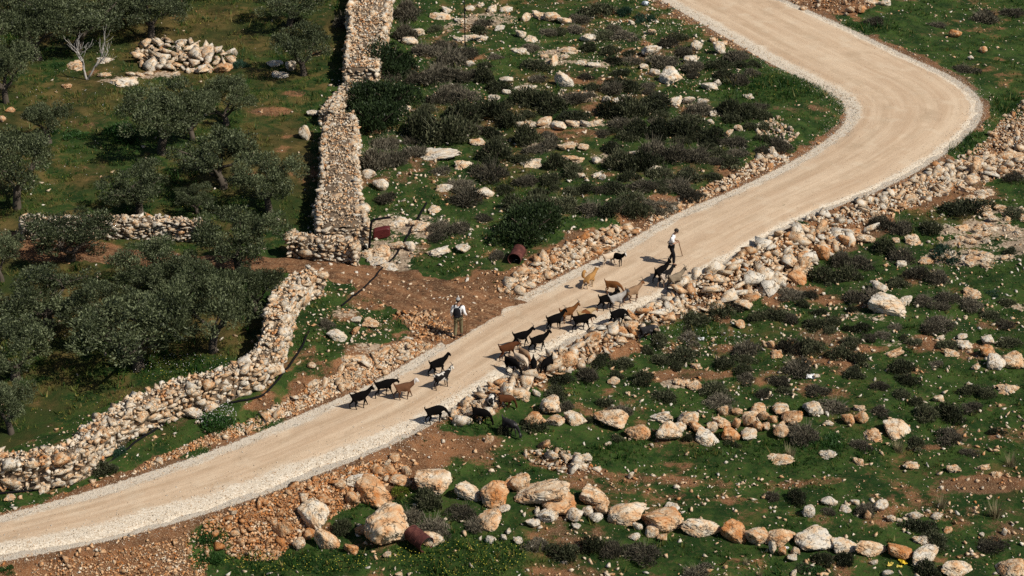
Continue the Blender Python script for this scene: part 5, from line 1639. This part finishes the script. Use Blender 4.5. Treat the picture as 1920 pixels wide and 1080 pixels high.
def person(root, J, shirt_mat, trouser_mat, shoe_mat, hair, short_sleeve):
    """J: joint positions in metres, +x forward, +y left. One skinned body; clothes, shoes and hair are children."""
    g = Fig()
    V = lambda k: np.array(J[k], float)
    g.chain([(*V('pelvis'), .09, .09)])
    ch = g.chain([(*V('waist'), .085, .085), (*V('chest'), .10, .10), (*V('neck0'), .055)], 0)
    chest = 2
    nk = g.chain([(*V('neck1'), .052), (*V('head0'), .078, .085), (*V('head'), .088, .095), (*V('crown'), .06, .07)], ch)
    fw = V('face'); up = V('crown') - V('head0'); up /= np.linalg.norm(up)
    sd = np.cross(up, fw); sd /= np.linalg.norm(sd)
    hc = V('head')
    g.chain([(*(hc + fw * .088 - up * .012), .018), (*(hc + fw * .112 - up * .025), .012)], nk - 1)       # nose
    for sgn in (1, -1):
        g.chain([(*(hc + sd * sgn * .086), .018, .01), (*(hc + sd * sgn * .096 - fw * .015 + up * .012), .014, .008)], nk - 1)
        k = 'l' if sgn > 0 else 'r'
        sh, e, wst = V('sh' + k), V('el' + k), V('wr' + k)
        a = g.chain([(*sh, .045), (*((sh + e) / 2), .044), (*e, .040), (*((e + wst) / 2), .036), (*wst, .026)], chest)
        hand_chain(g, wst, a, J['hd' + k], J['pn' + k], sgn)
        hp, kn, an, to = V('hp' + k), V('kn' + k), V('an' + k), V('to' + k)
        g.chain([(*hp, .07), (*((hp + kn) / 2), .065), (*kn, .05), (*((kn + an) / 2 + [-.015, 0, 0]), .048), (*an, .036), (*((an + to) / 2), .035), (*to, .025)], 0)
    link('body', skin('body', g.n, g.e, M_SKIN, 1), root)
    s = Fig()
    s.chain([(*(V('pelvis') + [0, 0, -.02]), .165, .15)])
    c2 = s.chain([(*V('waist'), .16, .145), (*(V('chest')), .18, .155), (*(V('neck0') + [0, 0, .0]), .095, .09)], 0)
    for k in 'lr':
        sh, e, wst = V('sh' + k), V('el' + k), V('wr' + k)
        if short_sleeve:
            s.chain([(*sh, .082), (*((sh + e) / 2), .078), (*(sh * .12 + e * .88), .074)], 2)
        else:
            s.chain([(*sh, .078), (*((sh + e) / 2), .068), (*e, .060), (*((e + wst) / 2), .054), (*(wst * .9 + e * .1), .044)], 2)
    link('shirt', skin('shirt', s.n, s.e, shirt_mat, 1), root)
    t = Fig()
    t.chain([(*V('pelvis'), .142, .118)])
    for k in 'lr':
        hp, kn, an = V('hp' + k), V('kn' + k), V('an' + k)
        t.chain([(*hp, .105), (*((hp + kn) / 2), .098), (*kn, .078), (*((kn + an) / 2), .074), (*(an + [0, 0, .03]), .066)], 0)
    link('trousers', skin('trousers', t.n, t.e, trouser_mat, 1), root)
    for k in 'lr':
        an, to = V('an' + k), V('to' + k)
        heel = an + (an - to) * .28; heel[2] = to[2]
        f = Fig()
        f.chain([(*(an + [0, 0, .01]), .05), (*(an * .6 + to * .4 - [0, 0, .012]), .046), (*to, .042, .035)])
        f.chain([(*heel, .04)], 0)
        link('shoe', skin('shoe', f.n, f.e, shoe_mat, 1), root)
    def dome(name, c, rx, rz, z0, mat):
        D, Fc = ico(3)
        Q = D * np.array([rx, rx * .86, rz])
        Q[:, 2] = np.maximum(Q[:, 2], z0)
        B_ = np.stack([fw - up * (fw @ up), sd, up], 1)
        link(name, new_mesh(name, Q @ B_.T + c, Fc, mat, True), root)
    if hair == 'hair':
        dome('hair', hc - fw * .012 + up * .030, .108, .095, -.045, M_HAIR)
    else:
        dome('hair', hc - fw * .016 + up * .008, .104, .085, -.06, M_HAIR)
        dome('cap', hc - fw * .004 + up * .045, .110, .068, -.012, M_CAP)
    for sgn in (1, -1):
        e = MB()
        c = hc + fw * .083 + sd * sgn * .034 + up * .012
        e.tube([c - fw * .01, c, c + fw * .006], [.012, .013, .006], 8)
        link('eye', e.mesh('eye', M_EYE, True), root)
    mo = MB()
    c = hc + fw * .080 - up * .058
    mo.tube([c - sd * .025, c + fw * .005, c + sd * .025], [.006, .009, .006], 6)
    link('mouth', mo.mesh('mouth', simple('lips', (.22, .09, .07)), True), root)

def man_with_pack():
    a, b = P(855, 638), P(864, 632)
    c = (a + b) / 2
    yaw = math.atan2(.97, .16)
    root = empty('person', (c[0], c[1], .03), yaw)
    tag(root, 'man seen from behind in white shirt and olive trousers carrying a black backpack', 'person', None)
    J = dict(pelvis=(0, 0, .95), waist=(.01, 0, 1.10), chest=(.03, 0, 1.33), neck0=(.03, 0, 1.47), neck1=(.04, 0, 1.53), head0=(.055, 0, 1.60), head=(.06, 0, 1.665), crown=(.055, 0, 1.735), face=(1, 0, 0),
             shl=(.02, .195, 1.415), ell=(-.03, .265, 1.13), wrl=(.06, .27, .90), hdl=(.2, 0, -1), pnl=(0, -1, 0),
             shr=(.02, -.195, 1.415), elr=(-.02, -.275, 1.14), wrr=(.16, -.31, .96), hdr=(.8, -.15, -.45), pnr=(0, 1, 0),
             hpl=(0, .10, .88), knl=(.01, .105, .48), anl=(-.12, .11, .085), tol=(.02, .12, .045),
             hpr=(0, -.10, .88), knr=(.10, -.10, .49), anr=(.14, -.105, .085), tor=(.28, -.11, .045))
    person(root, J, M_SHIRT, M_OLIVEC, M_DSHOE, 'cap', False)
    # grey crown of the cap
    # collar
    Mw = Matrix.Translation(root.location) @ Matrix.Rotation(yaw, 4, 'Z')
    bp = empty('backpack', Mw @ Vector((-.12, 0, 1.05)), yaw)
    tag(bp, 'black backpack worn on the white shirt of the walking man', 'backpack')
    f = Fig(); f.chain([(-.10, 0, -.05, .14, .10), (-.115, 0, .10, .18, .11), (-.10, 0, .26, .17, .105), (-.06, 0, .40, .115, .08)])
    link('bag', skin('bag', f.n, f.e, M_BLACKC, 2), bp)
    f = Fig(); f.chain([(-.21, 0, .0, .10, .05), (-.225, 0, .12, .11, .05)])
    link('front_pocket', skin('front_pocket', f.n, f.e, M_BLACKC, 2), bp)
    for sgn in (1, -1):
        m = MB(); m.tube(catmull([(-.02, sgn * .10, .37), (.12, sgn * .13, .43), (.27, sgn * .13, .33), (.27, sgn * .15, .12), (.08, sgn * .19, .03), (-.03, sgn * .13, .0)], 4)[0], .022, 6)
        link('strap', m.mesh('strap', M_BLACKC, True), bp)
    m = MB(); m.tube([(-.07, .03, .42), (-.075, 0, .46), (-.07, -.03, .42)], .009, 5)
    link('handle', m.mesh('handle', M_BLACKC, True), bp)
    hand = Mw @ Vector((.27, -.33, .90))
    tip = P(873.5, 633.5); tip[2] = .03
    st = empty('walking_stick', tuple(tip))
    tag(st, 'thin brown walking stick in the hand of the man with the backpack', 'stick')
    q = np.array(hand) - tip
    m = MB(); m.tube([(0, 0, 0), q * .55, q * 1.08], [.011, .014, .016], 7)
    link('shaft', m.mesh('shaft', M_WOOD, True), st)
    m = MB(); m.tube([q * 1.08, q * 1.12], [.022, .018], 8)
    link('knob', m.mesh('knob', M_WOOD, True), st)
man_with_pack()

def stooping_man():
    a = P(1258, 499)
    yaw = math.atan2(-.18, .98)
    root = empty('person', (a[0], a[1], .035), yaw)
    tag(root, 'dark haired man in white short sleeved shirt and dark trousers looking down at his stick', 'person')
    J = dict(pelvis=(-.02, 0, .95), waist=(-.045, 0, 1.10), chest=(.02, 0, 1.33), neck0=(.075, 0, 1.46), neck1=(.11, 0, 1.51), head0=(.145, 0, 1.565), head=(.175, 0, 1.62), crown=(.185, 0, 1.695), face=(.87, 0, -.49),
             shl=(.04, .195, 1.40), ell=(.08, .235, 1.11), wrl=(.22, .09, 1.08), hdl=(.6, -.55, .1), pnl=(.3, 0, -1),
             shr=(.04, -.195, 1.40), elr=(.07, -.245, 1.11), wrr=(.21, -.10, 1.12), hdr=(.7, .5, .05), pnr=(.3, 0, -1),
             hpl=(-.02, .10, .88), knl=(.05, .11, .48), anl=(-.14, .11, .085), tol=(.01, .12, .045),
             hpr=(-.02, -.10, .88), knr=(.12, -.10, .49), anr=(.12, -.105, .085), tor=(.27, -.12, .045))
    person(root, J, M_SHIRT, M_BLACKC, M_SHOE, 'hair', True)
    bl = MB()
    a_ = np.linspace(0, 2 * np.pi, 25)
    bl.tube(np.stack([-.045 + .135 * np.cos(a_), .162 * np.sin(a_), 1.075 + .02 * np.cos(a_)], 1), .018, 5, False)
    link('belt', bl.mesh('belt', M_BLACKC, True), root)
    Mw = Matrix.Translation(root.location) @ Matrix.Rotation(yaw, 4, 'Z')
    hand = np.array(Mw @ Vector((.29, .0, 1.12)))
    tip = P(1279.5, 483); tip[2] = .03
    st = empty('walking_stick', tuple(tip))
    tag(st, 'thick wooden staff with a hooked handle held by the stooping man', 'stick')
    q = hand - tip
    m = MB(); m.tube([(0, 0, 0), q * .5, q], [.017, .019, .020], 8)
    link('shaft', m.mesh('shaft', M_WOOD, True), st)
    m = MB()
    bk = np.array(Mw.to_3x3() @ Vector((-.12, 0, 0)))
    m.tube(catmull([q * .99, q + [0, 0, .04], q + bk * .5 + [0, 0, .065], q + bk + [0, 0, .04]], 3)[0], .018, 7)
    link('handle', m.mesh('handle', M_WOOD, True), st)
stooping_man()

# ------------------------------------------------------------------ rusty drums, tub, pole, hose, litter
M_RUST = NT('rusty_steel', .85, .25)
_f = M_RUST.noise(M_RUST.obj_vec(), 5, 6, .7)
M_RUST.color(M_RUST.ramp(_f, [(.3, (.030, .009, .008)), (.5, (.075, .022, .018)), (.68, (.15, .055, .040))]))
M_RUST.bump(_f, .4, .02)
M_RUST = M_RUST.m
M_RED = simple('dark_red_painted_steel', (.085, .012, .012), .6, .3, .35, 7)
M_BLACKP = simple('black_pipe', (.006, .006, .007), .8, .1, .2, 8)

def drum(px, py, head_px, label, tilt=0.06):
    b = P(px, py); e = P(*head_px)
    d = Vector((e[0] - b[0], e[1] - b[1], 0)).normalized()
    root = empty('oil_drum', (b[0], b[1], b[2] + .26))
    z = Vector((d.x, d.y, -tilt)).normalized()
    root.rotation_euler = z.to_track_quat('Z', 'Y').to_euler()
    tag(root, label, 'oil drum')
    m = MB()
    Rr, L = .29, .86
    m.lathe([(0, -L / 2), (Rr, -L / 2), (Rr, -.15), (Rr + .012, -.135), (Rr, -.12), (Rr, .12), (Rr + .012, .135), (Rr, .15), (Rr, L / 2), (Rr - .012, L / 2), (Rr - .012, -L / 2 + .03), (0, -L / 2 + .03)], 28)
    link('shell', m.mesh('shell', M_RUST, False), root)
    for zz in (-L / 2, L / 2):
        a = np.linspace(0, 2 * np.pi, 29)
        m = MB(); m.tube(np.stack([Rr * np.cos(a), Rr * np.sin(a), np.full(29, zz)], 1), .014, 6, False)
        link('rim', m.mesh('rim', M_RUST, True), root)
drum(786, 1022, (806, 1037), 'rusty red-brown oil drum lying between two boulders in the grass')
drum(969, 488, (958, 507), 'rusty oil drum with a dark open end lying under the huge bush')

def bent_pole():
    b = P(692, 472); b[2] += .05
    root = empty('bent_pole', tuple(b))
    tag(root, 'bent black metal pole standing at the end of the thick stone wall', 'pole')
    m = MB()
    m.tube(catmull([(0, 0, -.15), (.06, .0, .6), (.14, .02, 1.30), (.20, .03, 1.43), (.36, .06, 1.50), (1.0, .15, 1.56)], 5)[0], .055, 8)
    link('pipe', m.mesh('pipe', M_BLACKP, True), root)
bent_pole()

def tub():
    b = P(716, 447)
    root = empty('metal_tub', (b[0], b[1], b[2]), .1)
    tag(root, 'dark red steel tub tipped on its side on the pale rock', 'tub')
    m = MB()
    a = np.linspace(0, np.pi * 2, 22, endpoint=False)
    def ring(rx, rz, y, zc, n=22):
        q = np.sign(np.cos(a)) * np.abs(np.cos(a)) ** .5, np.sign(np.sin(a)) * np.abs(np.sin(a)) ** .5
        return np.stack([rx * q[0], np.full(n, y), zc + rz * q[1] + .06 * q[0]], 1)
    rs = [ring(.001, .001, -.10, .26), ring(.34, .20, -.10, .26), ring(.38, .235, -.06, .26), ring(.40, .25, .18, .26), ring(.385, .235, .18, .26), ring(.35, .21, -.05, .26)]
    V = np.vstack(rs); n = 22
    m.add(V, [[i * n + k, i * n + (k + 1) % n, (i + 1) * n + (k + 1) % n, (i + 1) * n + k] for i in range(5) for k in range(n)])
    link('shell', m.mesh('shell', M_RED, False), root)
    m = MB(); t = np.linspace(.15, np.pi - .3, 12)
    m.tube(np.stack([-.08 + .22 * np.cos(t), np.full(12, .1), .45 + .26 * np.sin(t)], 1), .009, 5)
    link('wire_handle', m.mesh('wire_handle', M_BLACKP, True), root)
tub()

def hose(px, z, name, label, rad=.042):
    q = np.array(px, float)
    w_ = P(q[:, 0], q[:, 1], np.mean(z))
    path, ix = catmull(w_[:, :2], 8)
    zz = np.interp(ix, np.arange(len(px)), np.broadcast_to(np.asarray(z, float), (len(px),)))
    pts = np.stack([path[:, 0], path[:, 1], H(path[:, 0], path[:, 1]) + zz], 1)
    m = MB(); m.tube(pts, rad, 7)
    o = link(name, m.mesh(name, M_BLACKP, True))
    tag(o, label, 'hose')
hose([(800, 380), (786, 405), (770, 432), (748, 468), (725, 495), (690, 532), (660, 556), (640, 573)], .05, 'irrigation_hose', 'black hose running downhill across the dirt track')
hose([(579, 621), (566, 650), (545, 682), (521, 712), (497, 738), (470, 748), (430, 755)], .05, 'irrigation_hose', 'black hose curving through grass beside the winding wall')
hose([(330, 783), (300, 800), (250, 832), (195, 872), (155, 888), (110, 905), (70, 919), (0, 926), (-40, 930)], [-.05, .04, .04, -.04, .04, .05, .05, .05, .05], 'irrigation_hose', 'black hose along the foot of the winding wall near the road')
hose([(526, 599), (510, 602), (497, 614), (488, 632), (482, 650)], 1.18, 'irrigation_hose', 'short dark hose hanging over the top of the winding wall', .03)

def post():
    b = P(872, 86)
    root = empty('metal_post', tuple(b))
    tag(root, 'thin dark metal post standing in the upper scrub', 'post')
    m = MB(); m.tube([(0, 0, -.2), (.0, 0, 1.3), (-.03, 0, 3.0)], [.035, .032, .03], 7)
    link('shaft', m.mesh('shaft', M_BLACKP, True), root)
    m = MB(); m.box((0, 0, .02), (.16, .16, .06))
    link('foot', m.mesh('foot', M_BLACKP), root)
post()

def canister():
    b = P(1210, 10)
    root = empty('plastic_canister', (b[0], b[1], b[2] + .13), .4)
    root.rotation_euler = (R(80), .1, .5)
    tag(root, 'white plastic canister with dark cap dumped beside the far road', 'canister')
    bm = bmesh.new(); bmesh.ops.create_cube(bm, size=1)
    bmesh.ops.scale(bm, verts=bm.verts, vec=(.30, .24, .40)); bmesh.ops.bevel(bm, geom=bm.edges[:], offset=.05, segments=3, affect='EDGES')
    me = bpy.data.meshes.new('shell'); bm.to_mesh(me); bm.free(); me.materials.append(simple('white_plastic', (.62, .66, .70), .45, .4, .08, 5))
    link('shell', me, root)
    m = MB(); m.tube([(.08, 0, .2), (.08, 0, .25)], .045, 12)
    link('cap', m.mesh('cap', M_BLACKP, True), root)
    m = MB(); m.tube(catmull([(-.12, 0, .19), (-.10, 0, .25), (-.02, 0, .25), (0, 0, .19)], 4)[0], .018, 7)
    link('handle', m.mesh('handle', me.materials[0], True), root)
canister()

def scrap(px, py, size, col, label, seed):
    r = np.random.default_rng(seed)
    b = P(px, py); s = size / float(ppm(b)) / 2
    n = 9
    u, v = np.meshgrid(np.linspace(-1, 1, n), np.linspace(-1, 1, n))
    z = fbm(np.stack([u.ravel() * 1.6 + seed, v.ravel() * 1.6, np.zeros(n * n)], 1), seed, 3) * .8 + .45
    V = np.stack([u.ravel() * s * (1 + r.normal(0, .06, n * n)), v.ravel() * s * .7 * (1 + r.normal(0, .06, n * n)), z * s * .9], 1)
    V2 = V - [0, 0, .006]
    idx = np.arange(n * n).reshape(n, n)
    f = np.stack([idx[:-1, :-1].ravel(), idx[:-1, 1:].ravel(), idx[1:, 1:].ravel(), idx[1:, :-1].ravel()], 1)
    o = link('plastic_scrap', new_mesh('plastic_scrap', np.vstack([V, V2]), np.vstack([f, f[:, ::-1] + n * n]), simple('scrap_plastic', col, .4, .4, .15, 5)), None, (b[0], b[1], b[2]), (0, 0, r.uniform(0, 6)))
    tag(o, label, 'plastic scrap')
scrap(1693, 1055, 17, (.62, .42, .03), 'bright yellow plastic scrap under the deep orange boulder', 1)
scrap(1669, 1060, 14, (.60, .46, .10), 'pale yellow plastic scrap left of the bright yellow one', 2)
scrap(1686, 1063, 10, (.58, .46, .08), 'smallest yellow plastic scrap between two others', 3)
scrap(1313, 637, 14, (.70, .72, .74), 'white plastic scrap in the green grass below the stone bank', 4)
scrap(1520, 708, 17, (.68, .68, .68), 'long crumpled white plastic sheet in the meadow below a dry shrub', 5)
scrap(1475, 1028, 8, (.68, .68, .68), 'tiny white plastic scrap beside the double lobed boulder', 6)

# ------------------------------------------------------------------ name the look-alikes after what they stand next to
LANDMARKS = [((1056, 153), 'the squarish white boulder'), ((1257, 147), 'the big tilted white boulder'), ((872, 70), 'the thin dark metal post'), ((995, 422), 'the huge dark evergreen bush'), ((969, 486), 'the upper rusty drum'),
             ((716, 438), 'the dark red steel tub'), ((640, 320), 'the thick rubble topped wall'), ((688, 60), 'the broad wall behind the bush'), ((340, 108), 'the large rock pile'), ((165, 110), 'the pale leafless tree'),
             ((290, 425), 'the short terrace wall'), ((500, 640), 'the winding wall'), ((220, 800), 'the lower end of the winding wall'), ((858, 600), 'the man with the backpack'), ((1258, 465), 'the stooping man'),
             ((722, 992), 'the tallest brown boulder'), ((786, 1018), 'the lower rusty drum'), ((1018, 924), 'the widest saddle backed boulder'), ((1373, 997), 'the solid orange boulder'), ((1526, 1011), 'the double lobed white boulder'),
             ((1690, 1055), 'the yellow plastic scraps'), ((1524, 764), 'the tall white egg boulder'), ((1146, 784), 'the wide wedge shaped boulder'), ((1660, 572), 'the broad lumpy white outcrop'), ((1210, 640), 'the dark grey goat in shrubs'),
             ((1775, 474), 'the dense blue-green clump'), ((1791, 65), 'the lone round orange boulder'), ((826, 292), 'the long flat white slab'), ((1865, 680), 'the white pitted boulder'), ((1450, 250), 'the small pale rubble heap'),
             ((955, 800), 'the lowest grazing goat'), ((1826, 315), 'the pointed pink boulder'), ((1210, 8), 'the white plastic canister'), ((588, 968), 'the leaning grey white boulder'), ((1313, 637), 'the white plastic scrap'),
             ((870, 560), 'the brown dirt track'), ((700, 190), 'the dark bush by the wall'), ((1060, 860), 'the small heap of angular stones')]
ORD = ['', 'second', 'third', 'fourth', 'fifth', 'sixth', 'seventh', 'eighth', 'ninth', 'tenth', 'eleventh', 'twelfth', 'thirteenth', 'fourteenth', 'fifteenth', 'sixteenth']
buckets = {}
for o, desc, x, y in LABELLED:
    best = min(((math.hypot(x - lx, (y - ly) * 1.7), (lx, ly), nm) for (lx, ly), nm in LANDMARKS if math.hypot(x - lx, y - ly) > 6), key=lambda q: q[0])
    dx, dy = x - best[1][0], (y - best[1][1]) * 1.7
    if abs(dx) > abs(dy):
        rel = 'right of' if dx > 0 else 'left of'
    else:
        rel = 'in front of' if dy > 0 else 'behind'
    buckets.setdefault((desc, rel, best[2]), []).append((best[0], o))
for (desc, rel, nm), lst in buckets.items():
    lst.sort(key=lambda q: q[0])
    for k, (d_, o) in enumerate(lst):
        if len(lst) == 1:
            o['label'] = f'{desc} {rel} {nm}'
        else:
            o['label'] = f'{desc} ' + ('nearest' if k == 0 else f'{ORD[k]} nearest' if k < len(ORD) else 'farthest') + f' {rel} {nm}'
